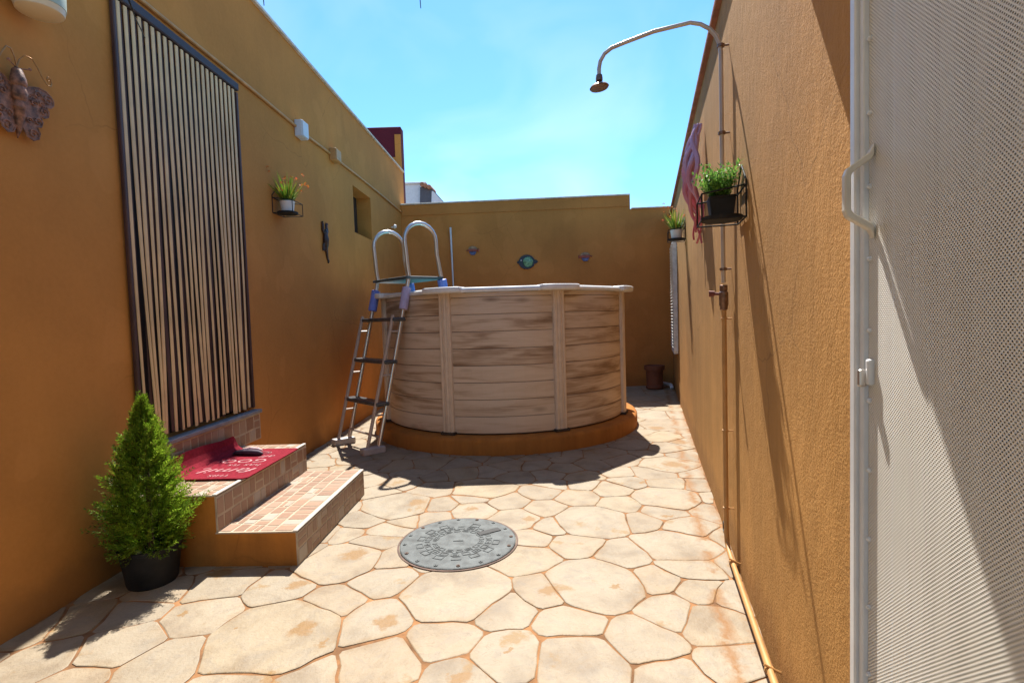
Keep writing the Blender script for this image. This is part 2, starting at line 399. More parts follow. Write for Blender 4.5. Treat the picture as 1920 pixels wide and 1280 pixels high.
# wall frames: a point at distance s (world y, or x for the back wall), height z, 'off' metres in front of the wall face
LS, RS = .035, .2665
_ln = Vector((1, -LS, 0)).normalized(); _rn = Vector((-1, RS, 0)).normalized()
L_AL = Vector((LS, 1, 0)).normalized(); R_AL = Vector((RS, 1, 0)).normalized()
def L(y, z, off=0): return Vector((-2.075 + LS * y, y, z)) + _ln * off
def R(y, z, off=0): return Vector((.40 + RS * y, y, z)) + _rn * off
_bn = Vector((-.0568, -1, 0)).normalized()
def B(x, z, off=0): return Vector((x, 8.6 - .0568 * (x + 1.774), z)) + _bn * off
UP = Vector((0, 0, 1))

def wall(name, P, ss, zs, hole, thick, mat, parent=None):
    m = MB(); ns, nz = len(ss) - 1, len(zs) - 1
    keep = lambda i, j: 0 <= i < ns and 0 <= j < nz and not hole((ss[i] + ss[i + 1]) / 2, (zs[j] + zs[j + 1]) / 2)
    def q(*pts): m.add(pts, [(0, 1, 2, 3)])
    for i in range(ns):
        for j in range(nz):
            if not keep(i, j): continue
            a, b, c, d = ss[i], ss[i + 1], zs[j], zs[j + 1]
            q(P(a, c), P(b, c), P(b, d), P(a, d)); q(P(a, c, -thick), P(a, d, -thick), P(b, d, -thick), P(b, c, -thick))
            for (ii, jj, e0, e1) in ((i - 1, j, (a, c), (a, d)), (i + 1, j, (b, d), (b, c)), (i, j - 1, (b, c), (a, c)), (i, j + 1, (a, d), (b, d))):
                if not keep(ii, jj): q(P(*e0), P(*e1), P(*e1, -thick), P(*e0, -thick))
    o = m.build(name, mat, parent, fixn=False)
    bm = bmesh.new(); bm.from_mesh(o.data); bmesh.ops.remove_doubles(bm, verts=bm.verts, dist=1e-4)
    bmesh.ops.recalc_face_normals(bm, faces=bm.faces); bm.to_mesh(o.data); bm.free()
    return o

# ------------------------------------------------------------------ ground and walls
g = MB(); g.add([(-200, -200, -.06), (200, -200, -.06), (200, 400, -.06), (-200, 400, -.06)], [(0, 1, 2, 3)])
struct(g.build('ground', 'earth'))
f = MB(); f.add([L(-1.6, -.0035, -.1), R(-1.6, -.0035, -.1), R(8.5, -.0035, -.1), B(2.6, -.0035, -.1), B(-1.77, -.0035, -.1), L(8.5, -.0035, -.1)], [(0, 1, 2, 3, 4, 5)])
patio = struct(f.build('patio_floor', 'joint'))

DOOR = (2.74, 3.70, .57, 2.84); WIN = (6.24, 6.93, 2.28, 2.84)
def lh(s, z): return (DOOR[0] < s < DOOR[1] and DOOR[2] < z < DOOR[3]) or (WIN[0] < s < WIN[1] and WIN[2] < z < WIN[3])
lw = wall('house_wall', L, [-1.6, DOOR[0], DOOR[1], WIN[0], WIN[1], 8.85], [-.05, DOOR[2], WIN[2], DOOR[3] - .0001, WIN[3], 3.70], lh, .26, 'stucco_left')
tag(lw, 'tall shaded ochre house wall with curtained doorway and small window niche', 'wall')
MB().box(L(3.6, 3.712, -.12), 10.5, .29, .022, L_AL, _ln).build('coping', 'coping', lw)
MB().box(L(6.585, 2.56, -.2), .69, .02, .56, L_AL, _ln).build('window_pane', 'door_dark', lw)
MB().box(L(6.27, 2.56, -.11), .045, .16, .54, L_AL, _ln).build('window_frame', 'door_dark', lw, bevel=.004)
bw = wall('garden_wall', B, [-1.79, 1.98, 2.72], [-.05, 2.88, 3.10], lambda s, z: s > 1.98 and z > 2.88, .22, 'stucco_back')
tag(bw, 'ochre back wall behind the pool with stepped top at right', 'wall')
m = MB(); m.box(B(.10, 3.112, -.10), 3.76, .26, .024, (1, -.0568, 0), _bn); m.build('coping', 'coping', bw, bevel=.004)
m = MB(); m.box(B(2.35, 2.891, -.10), .70, .26, .02, (1, -.0568, 0), _bn); m.build('coping', 'coping', bw, bevel=.004)
DR = (.03, .965, .0, 2.12)
def rh(s, z): return DR[0] < s < DR[1] and z < DR[3]
rw = wall('boundary_wall', R, [-1.6, DR[0], DR[1], 8.6], [-.05, DR[3], 2.75], rh, .24, 'stucco_right')
tag(rw, 'rough sunlit ochre wall on the right carrying the shower pipe', 'wall')
MB().box(R(3.5, 2.765, -.11), 10.6, .28, .03, R_AL, _rn).build('coping', 'brick_coping', rw, bevel=.005)

m = MB(); m.box(B(.10, 3.012, .006), 3.74, .012, .172, (1, -.0568, 0), _bn); m.build('top_band', 'stucco_back', bw)
# terrace parapet beyond the end of the house wall
tp = thing('terrace_parapet', (-2.4, 8.95, 0), 'maroon parapet block rising above the far end of house wall', 'parapet')
MB().box((-2.72, 8.98, 2.24), 1.88, .2, 4.5).build('wall', 'maroon', tp, bevel=.01)
MB().box((-1.835, 8.865, 4.02), .10, .03, .66).build('pilaster', 'stucco_left', tp)
MB().box((-1.93, 8.868, 3.80), .085, .024, .34).build('pilaster_step', 'stucco_left', tp)
# neighbour's house
nh = thing('neighbour_house', (-3.6, 15, 0), 'white house gable and dark roof showing over the back wall', 'house')
MB().box((-3.9, 15.5, 2.42), 3.3, 3, 4.85).build('wall', 'white_wall', nh)
MB().box((-3.88, 15.5, 4.875), 3.4, 3.1, .05).build('roof_slab', 'white_wall', nh, bevel=.01)
MB().hexa([(-2.36, 13.9, 4.2), (-1.6, 13.9, 4.2), (-1.6, 15, 4.2), (-2.36, 15, 4.2)],
          [(-2.33, 13.9, 4.74), (-2.02, 13.9, 4.70), (-2.02, 15, 4.70), (-2.33, 15, 4.74)]).build('dormer_roof', 'dark_roof', nh)
MB().hexa([(-2.05, 13.88, 4.2), (-1.62, 13.88, 4.2), (-1.62, 13.9, 4.2), (-2.05, 13.9, 4.2)],
          [(-2.02, 13.88, 4.62), (-1.98, 13.88, 4.62), (-1.98, 13.9, 4.62), (-2.02, 13.9, 4.62)]).build('dormer_face', 'white_wall', nh)
for i in range(3):
    m = MB(); x = -2.26 + i * .09
    m.tube([(x, 13.8, 4.79 - i * .035), (x + .02, 14.6, 4.84 - i * .035)], .06, 8)
    m.build('roof_tile', 'roof_tile', nh, smooth=True)

# ------------------------------------------------------------------ paving stones
SEEDS = [(-1.77,1.81,0.13),(-1.98,2.0,0.09),(-1.63,2.11,0.11),(-1.53,1.91,0.14),(-1.29,1.79,0.13),(-1.33,2.09,0.15),(-1.38,2.32,0.15),(-1.62,2.26,0.08),(-1.84,2.06,0.09),(-1.1,2.27,0.15),(-0.96,1.93,0.27),(-0.82,2.15,0.14),(-0.9,2.53,0.23),(-0.65,2.31,0.13),(-0.58,2.01,0.13),(-0.28,2.19,0.24),(-0.29,1.88,0.12),(-0.07,2.04,0.13),(-0.5,1.74,0.13),(-0.98,1.68,0.09),(-0.73,1.64,0.09),(-0.23,1.65,0.1),(-0.05,1.79,0.13),(0.13,2.19,0.13),(0.33,2.23,0.23),(0.19,1.97,0.12),(0.62,2.25,0.12),(0.61,2.0,0.12),(0.45,1.83,0.13),(0.21,1.72,0.16),(0.49,1.63,0.09),(0.78,2.15,0.1),(0.74,1.91,0.14),(0.75,1.69,0.11),(0.8,2.36,0.13),(0.03,2.5,0.14),(0.08,2.72,0.09),(0.3,2.64,0.13),(0.54,2.51,0.12),(0.82,2.58,0.21),(0.17,3.44,0.11),(0.41,3.34,0.14),(0.17,3.15,0.12),(0.63,3.47,0.14),(0.48,3.57,0.12),(0.65,3.19,0.12),(0.97,3.26,0.22),(0.8,3.6,0.11),(1.06,3.55,0.12),(1.27,3.49,0.1),(0.89,3.04,0.13),(0.43,2.93,0.24),(0.23,2.88,0.13),(0.72,2.9,0.11),(0.94,2.81,0.13),(1.15,3.02,0.11),(1.03,3.79,0.16),(1.19,3.99,0.22),(0.79,3.81,0.09),(1.34,3.76,0.1),(1.63,5.44,0.31),(1.63,5.94,0.22),(1.91,5.9,0.19),(1.42,4.9,0.21),(1.59,4.67,0.15),(1.35,4.5,0.17),(1.45,4.24,0.14),(1.27,5.06,0.16),(1.07,4.65,0.17),(0.75,4.36,0.16),(0.87,4.15,0.15),(0.39,3.99,0.14),(0.25,3.84,0.12),(0.5,3.75,0.12),(0.14,4.08,0.13),(0.59,4.06,0.13),(-0.03,4.1,0.13),(-0.2,3.94,0.12),(-0.01,3.8,0.12),(-0.78,3.27,0.24),(-0.5,3.27,0.12),(-0.59,3.58,0.14),(-0.24,3.56,0.22),(-0.3,3.39,0.12),(-0.28,3.16,0.13),(-0.05,3.28,0.12),(-0.02,3.01,0.13),(-0.84,3.73,0.14),(-0.68,3.05,0.09),(-0.94,3.07,0.15),(-0.77,2.9,0.09),(-1.0,2.86,0.11),(-0.53,3.07,0.09),(-1.2,4.25,0.13),(-1.4,4.41,0.13),(-0.96,4.2,0.14),(-0.71,4.26,0.17),(-0.47,4.2,0.13),(-0.41,3.94,0.12),(-0.81,3.96,0.12),(-1.13,4.55,0.15),(-1.56,4.67,0.13),(-1.12,3.82,0.12),(-0.94,3.59,0.09),(-0.81,2.71,0.13),(-0.68,2.53,0.1),(-1.1,2.87,0.12),(-1.13,2.64,0.1),(0.9,2.08,0.09),(0.78,1.61,0.06)]
COVER = Vector((-.322, 2.70, 0)); POOL = Vector((-.085, 5.85, 0))
def paving_stones():
    seeds = list(SEEDS); tries = 0
    while tries < 9000:
        tries += 1
        y = rnd.uniform(-1.6, 8.6); x = rnd.uniform(-2.1, 2.8)
        if not (-2.07 + LS * y < x < .42 + RS * y): continue
        gap = .36 if y < 1.4 else .165
        if y > 6: gap = .42
        if all(math.hypot(x - a, y - b) > gap * .62 + c * .85 for a, b, c in seeds): seeds.append((x, y, gap * .4))
    def clip(poly, nx, ny, d):       # keep nx*x+ny*y <= d
        out = []
        for i in range(len(poly)):
            a, b = poly[i], poly[(i + 1) % len(poly)]
            da, db = nx * a[0] + ny * a[1] - d, nx * b[0] + ny * b[1] - d
            if da <= 0: out.append(a)
            if da * db < 0:
                t = da / (da - db); out.append((a[0] + (b[0] - a[0]) * t, a[1] + (b[1] - a[1]) * t))
        return out
    n = 0
    for i, (x, y, r) in enumerate(seeds):
        if math.hypot(x - POOL.x, y - POOL.y) < 1.25: continue
        if -1.9 < x < -1.2 and 2.66 < y < 3.42: continue
        poly = [(x - 1, y - 1), (x + 1, y - 1), (x + 1, y + 1), (x - 1, y + 1)]
        gapi = rnd.uniform(.0022, .0062)
        for j, (a, b, c) in enumerate(seeds):
            if j == i or abs(a - x) > 1.6 or abs(b - y) > 1.6: continue
            dx, dy = a - x, b - y; D = math.hypot(dx, dy)
            t = (D * D + (r * r - c * c) * .8) / (2 * D)
            nx, ny = dx / D, dy / D
            poly = clip(poly, nx, ny, nx * x + ny * y + t - gapi)
            if len(poly) < 3: break
        if len(poly) < 3: continue
        for (nx, ny, d) in ((-1, LS, 2.075), (1, -RS, .40), (.0568, 1, 8.6 - .0568 * 1.774), (0, -1, 1.6)):
            poly = clip(poly, nx, ny, d - .002)
            if len(poly) < 3: break
        if len(poly) < 3: continue
        # drop slivers, then round and roughen the outline
        q = []
        for k_ in range(len(poly)):
            a, b = poly[k_], poly[(k_ + 1) % len(poly)]
            if math.hypot(a[0] - b[0], a[1] - b[1]) > .02: q.append(a)
        if len(q) < 3: continue
        pts = []
        for k_ in range(len(q)):
            a, b = Vector(q[k_]), Vector(q[(k_ + 1) % len(q)]); e = (b - a); ln = e.length
            cut = min(.017, ln * .25) / ln
            pts.append(a + e * cut)
            nseg = max(1, min(5, int(ln / .065)))
            for t in range(1, nseg): pts.append(a + e * (cut + (1 - 2 * cut) * t / nseg))
            pts.append(a + e * (1 - cut))
        cen = sum(pts, Vector((0, 0))) / len(pts)
        area = abs(sum(pts[k_].x * pts[(k_ + 1) % len(pts)].y - pts[(k_ + 1) % len(pts)].x * pts[k_].y for k_ in range(len(pts)))) / 2
        if area < .0035: continue
        pts = [p + Vector((noise.noise((p.x * 5, p.y * 5, 1)), noise.noise((p.x * 5, p.y * 5, 7)))) * .022 + Vector((noise.noise((p.x * 17, p.y * 17, 1)), noise.noise((p.x * 17, p.y * 17, 7)))) * .009 + Vector((rnd.uniform(-1, 1), rnd.uniform(-1, 1))) * .0028 for p in pts]
        lift = rnd.uniform(-.0015, .0015); N = len(pts)
        tx, ty = rnd.uniform(-.004, .004), rnd.uniform(-.004, .004)
        mm = MB(); c3 = Vector((cen.x, cen.y, 0))
        def inset(dd):
            return [p + (cen - p) * min(.35, dd / (cen - p).length) for p in pts]
        in1, in2 = inset(.0035), inset(rnd.uniform(.025, .06))
        z = lambda p: lift + (p.x - cen.x) * tx + (p.y - cen.y) * ty
        vs = [(p.x, p.y, z(p)) for p in in2] + [(p.x, p.y, z(p) - .0003) for p in in1] + [(p.x, p.y, z(p) - .0018) for p in pts] + [(p.x, p.y, -.02) for p in pts]
        fs = [tuple(range(N))]
        for ring in range(3): fs += [(ring * N + k_, (ring + 1) * N + k_, (ring + 1) * N + (k_ + 1) % N, ring * N + (k_ + 1) % N) for k_ in range(N)]
        mm.add(vs, fs); o = mm.build('paving_stone', 'paving', patio); n += 1
        at = o.data.attributes.new('edge', 'FLOAT', 'POINT')
        at.data.foreach_set('value', [0.0] * N + [.85] * N + [1.0] * (2 * N))
    print('stones', n)
paving_stones()

# ------------------------------------------------------------------ manhole cover
mc = thing('manhole_cover', (COVER.x, COVER.y, 0), 'round grey cast iron manhole cover set in the cream paving', 'manhole cover')
c = COVER
MB().lathe(c, [(.322, -.01), (.322, .004), (.312, .004), (.312, -.01)], 56).build('frame', 'iron_rim', mc)
plate = MB().lathe(c, [(.309, -.01), (.309, .0065), (.304, .009), (.0, .0095)], 56).build('plate', 'iron', mc)
m = MB()
def outline(cx, a, w_, h_, z=.0095, t=.004, taper=.8):
    X = Vector((-math.sin(a), math.cos(a), 0)); Y = Vector((math.cos(a), math.sin(a), 0)); p = c + Y * cx
    for (u, v, du, dv) in ((0, h_ / 2, w_, t), (0, -h_ / 2, w_ * taper, t), (w_ / 2 * .95, 0, t, h_), (-w_ / 2 * .95, 0, t, h_)):
        m.box(p + X * u + Y * v + UP * (z + .0003), du, dv, .004, X, Y)
for ring, cnt, w_, h_ in ((.125, 16, .034, .022), (.165, 18, .040, .028), (.205, 14, .05, .034)):
    for i in range(cnt):
        a = 2 * math.pi * (i + .3 * ring * 10) / cnt
        if ring > .2 and (.05 < a < .95 or 1.2 < a < 1.9): continue
        outline(ring, a, w_, h_)
        if ring < .2 and i % 2: m.box(c + Vector((math.cos(a), math.sin(a), 0)) * ring + UP * .0105, .006, .02, .003, (math.cos(a), math.sin(a), 0), (-math.sin(a), math.cos(a), 0))
stuff(m.build('raised_pattern', 'iron', mc))
m = MB(); m.box(c + Vector((.16, .10, .0105)), .13, .042, .006, (.88, .47, 0), (-.47, .88, 0)); m.build('lifting_slot', 'clay_spot', mc)
m = MB(); m.box(c + Vector((.0, -.005, .0105)), .055, .006, .004); m.build('centre_mark', 'iron', mc)
b0 = None
for i in range(16):
    a = 2 * math.pi * i / 16 + .1; p = c + Vector((math.cos(a), math.sin(a), 0)) * .285
    MB().lathe(p + UP * .007, [(.011, 0), (.010, .006), (.004, .006), (.004, .002)], 8).build('bolt', 'iron' if i % 3 else 'iron_rim', mc)

# ------------------------------------------------------------------ pool
kb = MB(); kb.lathe(POOL, [(1.46, -.03), (1.46, .115), (1.45, .135), (1.425, .148), (1.0, .15), (0, .15)], 72)
tag(kb.build('pool_plinth', 'ochre', smooth=True), 'low round ochre plinth carrying the wood look pool', 'plinth')
PZ0, PZ1, PR = .152, 1.43, 1.325
pool = thing('above_ground_pool', (POOL.x, POOL.y, .152), 'round above ground pool with printed wooden plank sides and tan posts', 'pool')
m = MB(); m.lathe(POOL, [(PR - .008, PZ0), (PR - .008, PZ1), (PR - .02, PZ1), (PR - .02, PZ0 + .02), (0, PZ0 + .02)], 64); m.build('shell', 'pool_shell', pool)
m = MB(); m.lathe(POOL, [(PR - .022, PZ1 - .16), (PR - .022, PZ1 - .14), (0, PZ1 - .14)], 64); m.build('water', 'water', pool)
def pc(a, r, z): return Vector((POOL.x + r * math.cos(a), POOL.y + r * math.sin(a), z))
rows = [PZ0 + .012]
for k_ in range(9): rows.append(PZ1 - (8 - k_) * (PZ1 - PZ0 - .02) / 9 if k_ else 0)
rows = [PZ0 + .01 + i * (PZ1 - PZ0 - .01) / 8.3 for i in range(9)] + [PZ1]
A0 = RAD(-112.5)
for k_ in range(8):
    a0 = A0 + k_ * RAD(45) + .036; a1 = A0 + (k_ + 1) * RAD(45) - .036
    for j in range(9):
        z0, z1 = rows[j] + .0012, rows[j + 1] - .0012
        mm = MB(); S = 10; vs = []; fs = []
        dr = rnd.uniform(-.0015, .0015)
        for i in range(S + 1):
            a = a0 + (a1 - a0) * i / S
            vs += [pc(a, PR - .005, z0), pc(a, PR + dr, z0 + .004), pc(a, PR + dr, z1 - .004), pc(a, PR - .007, z1)]
        for i in range(S):
            for t in range(3): fs.append((i * 4 + t, (i + 1) * 4 + t, (i + 1) * 4 + t + 1, i * 4 + t + 1))
        mm.add(vs, fs)
        mm.build('plank', 'plank', pool, uvf=lambda v: (math.atan2(v.y - POOL.y, v.x - POOL.x) * PR, v.z))
for k_ in range(8):
    a = A0 + k_ * RAD(45); er = Vector((math.cos(a), math.sin(a), 0)); et = Vector((-er.y, er.x, 0))
    prof = [(-.056, -.01), (-.056, .022), (-.046, .034), (-.026, .034), (-.022, .028), (-.018, .034), (-.002, .038), (.002, .032), (.006, .038), (.020, .034), (.024, .028), (.028, .034), (.046, .034), (.056, .022), (.056, -.01)]
    m = MB(); p = pc(a, PR, PZ0 - .0)
    m.extrude([p + et * u + er * v for u, v in prof], (0, 0, PZ1 - PZ0)); m.build('post', 'post', pool)
    MB().box(pc(a, PR + .012, PZ0 + .012), .14, .07, .022, et, er).build('post_foot', 'pool_shell', pool)
    # straight rim plate to the next post
    a2 = a + RAD(45); pa, pb = pc(a, PR + .05, PZ1 + .012), pc(a2, PR + .05, PZ1 + .012); d = (pb - pa); ln = d.length; d.normalize(); nn = Vector((d.y, -d.x, 0))
    m = MB(); pr = [(-.095, 0), (-.095, .018), (-.06, .03), (.03, .03), (.058, .022), (.066, .008), (.062, -.014), (.05, -.014), (.05, 0)]
    m.extrude([pa + d * .10 + nn * u + UP * v for u, v in pr], d * (ln - .20)); m.build('rim_plate', 'rim', pool, smooth=True)
    m = MB(); vs = []; pts = [(-.19, -.075), (-.19, .045), (-.15, .072), (-.08, .088), (0, .092), (.08, .088), (.15, .072), (.19, .045), (.19, -.075), (0, -.10)]
    p = pc(a, PR + .035, PZ1 + .0)
    m.extrude([p + et * u + er * v - UP * .004 for u, v in pts], (0, 0, .052)); m.build('rim_cap', 'rim', pool, smooth=True, bevel=.012, seg=3)

# ------------------------------------------------------------------ pool ladder
LR = Vector((.8, .6, 0)); LU = Vector((.7, -.714, 0))       # towards the pool / along the rungs
LM = Vector((-1.50, 4.80, 0))
lad = thing('pool_ladder', LM, 'steel A-frame pool ladder with dark treads and hooped handrails at the left of pool', 'ladder')
def lp(u, r, z): return LM + LU * u + LR * (r + .25 * z) + UP * z
for s in (-1, 1):
    u = s * .285
    MB().tube([lp(u, -.055, .03), lp(u, -.055, 1.25)], .0165, 8).build('outer_rail', 'rail', lad, smooth=True)
    # inner rail runs on into the hoop
    path = [lp(u, .055, .03), lp(u, .045, .8), lp(u, .035, 1.45), lp(u, .03, 1.62)]
    base = lp(u, .03, 1.62)
    top = 2.12; rr = .165
    path += [base + UP * .08 - LR * .012, base + UP * .2 - LR * .02, base + UP * .32 - LR * .03]
    cc = base + LR * (rr - .03) ; zc = top - rr
    for i in range(11):
        t = math.pi - math.pi * i / 10
        path.append(Vector((cc.x, cc.y, zc)) + LR * (math.cos(t) * rr) + UP * (math.sin(t) * rr))
    e = path[-1]
    path += [e - UP * .12 + LR * .004, e - UP * .26 + LR * .03, e - UP * .36 + LR * .05, e - UP * .75 + LR * .10, e - UP * 1.55 + LR * .22]
    MB().tube(path, .0195, 10).build('hoop_rail', 'chrome', lad, smooth=True)
    a_, b_ = lp(u, .036, 1.30), lp(u, .032, 1.52); ax = (b_ - a_).normalized()
    m = MB().lathe(a_, [(.030, 0), (.042, .006), (.042, .21), (.030, .216)], 16, ax); m.build('foam_sleeve', 'foam' if s < 0 else 'foam2', lad, smooth=True)
    b2 = e - UP * .36 + LR * .05; a2 = b2 - UP * .13 + LR * .02; ax = (b2 - a2).normalized()
    m = MB().lathe(a2, [(.038, 0), (.046, .006), (.046, .12), (.036, .128)], 16, ax); m.build('foam_sleeve', 'foam', lad, smooth=True)
    MB().box(lp(u, -.0, .03), .085, .21, .065, LU, LR).build('foot', 'foot', lad, bevel=.012, seg=2)
    for z in (.34, .70, 1.10):
        MB().tube([lp(u, -.055, z), lp(u, .05, z)], .009, 6).build('rail_link', 'rail', lad)
for z in (.44, .82, 1.21):
    m = MB(); m.box(lp(0, -.0, z), .64, .125, .036, LU, LR); m.build('tread', 'tread', lad, bevel=.01, seg=2)
MB().tube([lp(-.28, .04, .14), lp(.28, .04, .14)], .011, 8).build('cross_bar', 'rail', lad, smooth=True)
m = MB(); p = lp(0, .03, 1.60) + LR * .16; m.box(p, .62, .40, .028, LU, LR); m.build('platform', 'platform', lad, bevel=.008, seg=2)

# pole, fish ornaments, small things at the back
m = MB(); m.tube([B(-.90, .05, .25), B(-.93, 1.7, .10), B(-.955, 2.70, .03)], [.013, .012, .017], 8)
tag(m.build('net_pole', 'white_alu', smooth=True), 'long pale aluminium pole leaning on the back wall left of the fish', 'pole')
def fish(name, x, z, w_, h_, label, small, flip):
    t = thing(name, B(x, z, .0), label, 'ornament', 'fish ornaments on the back wall')
    X = Vector((1, -.0568, 0)).normalized() * flip
    pts = []
    for i in range(20):
        a = 2 * math.pi * i / 20; pts.append((math.cos(a) * w_ * .40, math.sin(a) * h_ * .5))
    def slab(ps, o0, o1, nm, mt):
        m = MB(); m.extrude([B(x, z, o0) + X * u + UP * v for u, v in ps], _bn * (o1 - o0)); return m.build(nm, mt, t, bevel=.004)
    if not small:
        slab(pts, .004, .03, 'body', 'fish_black')
        slab([(w_ * .34, 0.0), (w_ * .42, h_ * .16), (w_ * .56, 0.0), (w_ * .42, -h_ * .16)], .006, .025, 'tail', 'fish_black')
        slab([(-w_ * .36, .03), (-w_ * .47, .012), (-w_ * .47, -.012), (-w_ * .36, -.03)], .006, .022, 'mouth', 'fish_black')
        m = MB(); m.lathe(B(x, z, .03) + X * .02, [(h_ * .36, 0), (h_ * .32, .012), (h_ * .15, .02), (0, .022)], 20, _bn); m.build('belly_glass', 'fish_green', t, smooth=True)
        m = MB(); m.lathe(B(x, z + h_ * .12, .03) - X * w_ * .27, [(.012, 0), (.008, .008), (0, .009)], 10, _bn); m.build('eye', 'whitepot', t)
    else:
        slab([p for p in pts if p[1] > .0001] , .004, .022, 'back', 'fish_tan')
        slab([(-w_ * .38, .012), (-w_ * .32, -h_ * .10), (w_ * .32, -h_ * .10), (w_ * .38, .012), (w_ * .2, .03), (-w_ * .2, .03)], .006, .027, 'body', 'fish_red')
        slab([(-w_ * .30, -h_ * .12), (-w_ * .15, -h_ * .48), (w_ * .15, -h_ * .48), (w_ * .30, -h_ * .12)], .004, .024, 'belly', 'fish_blue')
        slab([(w_ * .36, .0), (w_ * .5, h_ * .28), (w_ * .5, -h_ * .22)], .005, .02, 'tail', 'fish_red')
        slab([(-w_ * .36, .015), (-w_ * .5, h_ * .12), (-w_ * .5, -h_ * .10)], .005, .02, 'mouth', 'fish_red')
fish('fish_ornament', -.60, 2.31, .21, .15, 'small red and blue fish ornament nearest the leaning pole', True, 1)
fish('fish_ornament', .285, 2.09, .34, .235, 'larger black and green fish ornament in the middle of back wall', False, 1)
fish('fish_ornament', 1.24, 2.14, .22, .15, 'small red and blue fish ornament right of the black fish', True, -1)
m = MB(); m.lathe((2.22, 8.0, 0), [(.11, 0), (.135, .02), (.135, .05), (.125, .06), (.13, .30), (.155, .305), (.155, .37), (.135, .375), (.12, .30)], 20)
tag(m.build('clay_pot', 'brownpot', smooth=True), 'dark terracotta pot standing in shade at the back right corner', 'pot')
m = MB(); m.tube([(2.40, 8.2, .06), (2.46, 7.95, .06), (2.44, 7.86, .055), (2.44, 7.83, .02)], .028, 10)
tag(m.build('drain_pipe', 'white_alu', smooth=True), 'short grey pipe elbow on the floor beside the clay pot', 'pipe')
# white louvred shutter, seen edge on
sh = thing('louvre_shutter', R(7.1, .68), 'white louvred shutter on the shaded far end of right wall', 'shutter')
for s_ in (6.80, 7.45): MB().box(R(s_, 1.39, .03), .04, .05, 1.44, R_AL, _rn).build('stile', 'shutter', sh)
for z in (.66, 2.12): MB().box(R(7.125, z, .03), .69, .05, .04, R_AL, _rn).build('crossbar', 'shutter', sh)
for i in range(34):
    MB().box(R(7.105, .71 + i * .0415, .035), .68, .075, .010, R_AL, (_rn * .85 + UP * .5).normalized(), (UP * .85 - _rn * .5).normalized()).build('slat', 'shutter', sh)

# ------------------------------------------------------------------ strip curtain
cu = thing('strip_curtain', L(3.21, .58), 'beige and dark brown strip curtain hanging in the house doorway', 'curtain')
C0, C1, CZ0, CZ1 = 2.655, 3.77, .60, 2.93
MB().box(L((C0 + C1) / 2, CZ1 - .025, .022), C1 - C0, .032, .055, L_AL, _ln).build('head_rail', 'rail_dark', cu, bevel=.006)
for s_ in (C0 + .012, C1 - .012): MB().box(L(s_, (CZ0 + CZ1 - .07) / 2, .018), .022, .022, CZ1 - CZ0 - .055, L_AL, _ln).build('side_strip', 'strip_dark', cu, bevel=.004)
NSTR = 22; pitch = (C1 - C0 - .05) / NSTR
for kind in (1, 0):
    for i in range(NSTR):
        s0 = C0 + .025 + pitch * (i + (.25 if kind == 0 else .75))
        wd = (.0245 if kind == 0 else .028); drift = .022 * noise.noise((i * .45, 3.3, kind)) * 1.5 + rnd.gauss(0, .010); ph = rnd.uniform(0, 6); tw = rnd.gauss(0, .5)
        zb = CZ0 + rnd.uniform(-.01, .015); mm = MB(); vs = []; fs = []; S = 14
        for k_ in range(S + 1):
            t = k_ / S; z = CZ1 - .06 + (zb - CZ1 + .06) * t
            s_ = s0 + drift * t * t * 1.4 + .0075 * math.sin(ph + t * 6) * t * t
            of = (.024 if kind == 0 else .013) + .004 * math.sin(ph * 2 + t * 5) * t
            hw = wd / 2 * (1 - (.10 + .35 * t) * abs(math.sin(ph + t * 3.4)) * (1 if kind == 0 else .3) + (.12 * t if i % 5 == 2 else 0)); tz = .006
            vs += [L(s_ - hw, z, of - .001), L(s_ - hw * .8, z, of + tz * .5), L(s_ + hw * .8, z, of + tz * .8), L(s_ + hw, z, of - .001)]
        for k_ in range(S):
            for t in range(3): fs.append((k_ * 4 + t, (k_ + 1) * 4 + t, (k_ + 1) * 4 + t + 1, k_ * 4 + t + 1))
        mm.add(vs, fs); mm.build('beige_strip' if kind == 0 else 'brown_strip', 'strip' if kind == 0 else 'strip_dark', cu, smooth=True)
dd = MB(); dd.box(L(3.22, 1.70, -.12), .96, .04, 2.27, L_AL, _ln)
tag(dd.build('house_door', 'door_dark'), 'dark house door leaf behind the strip curtain', 'door')

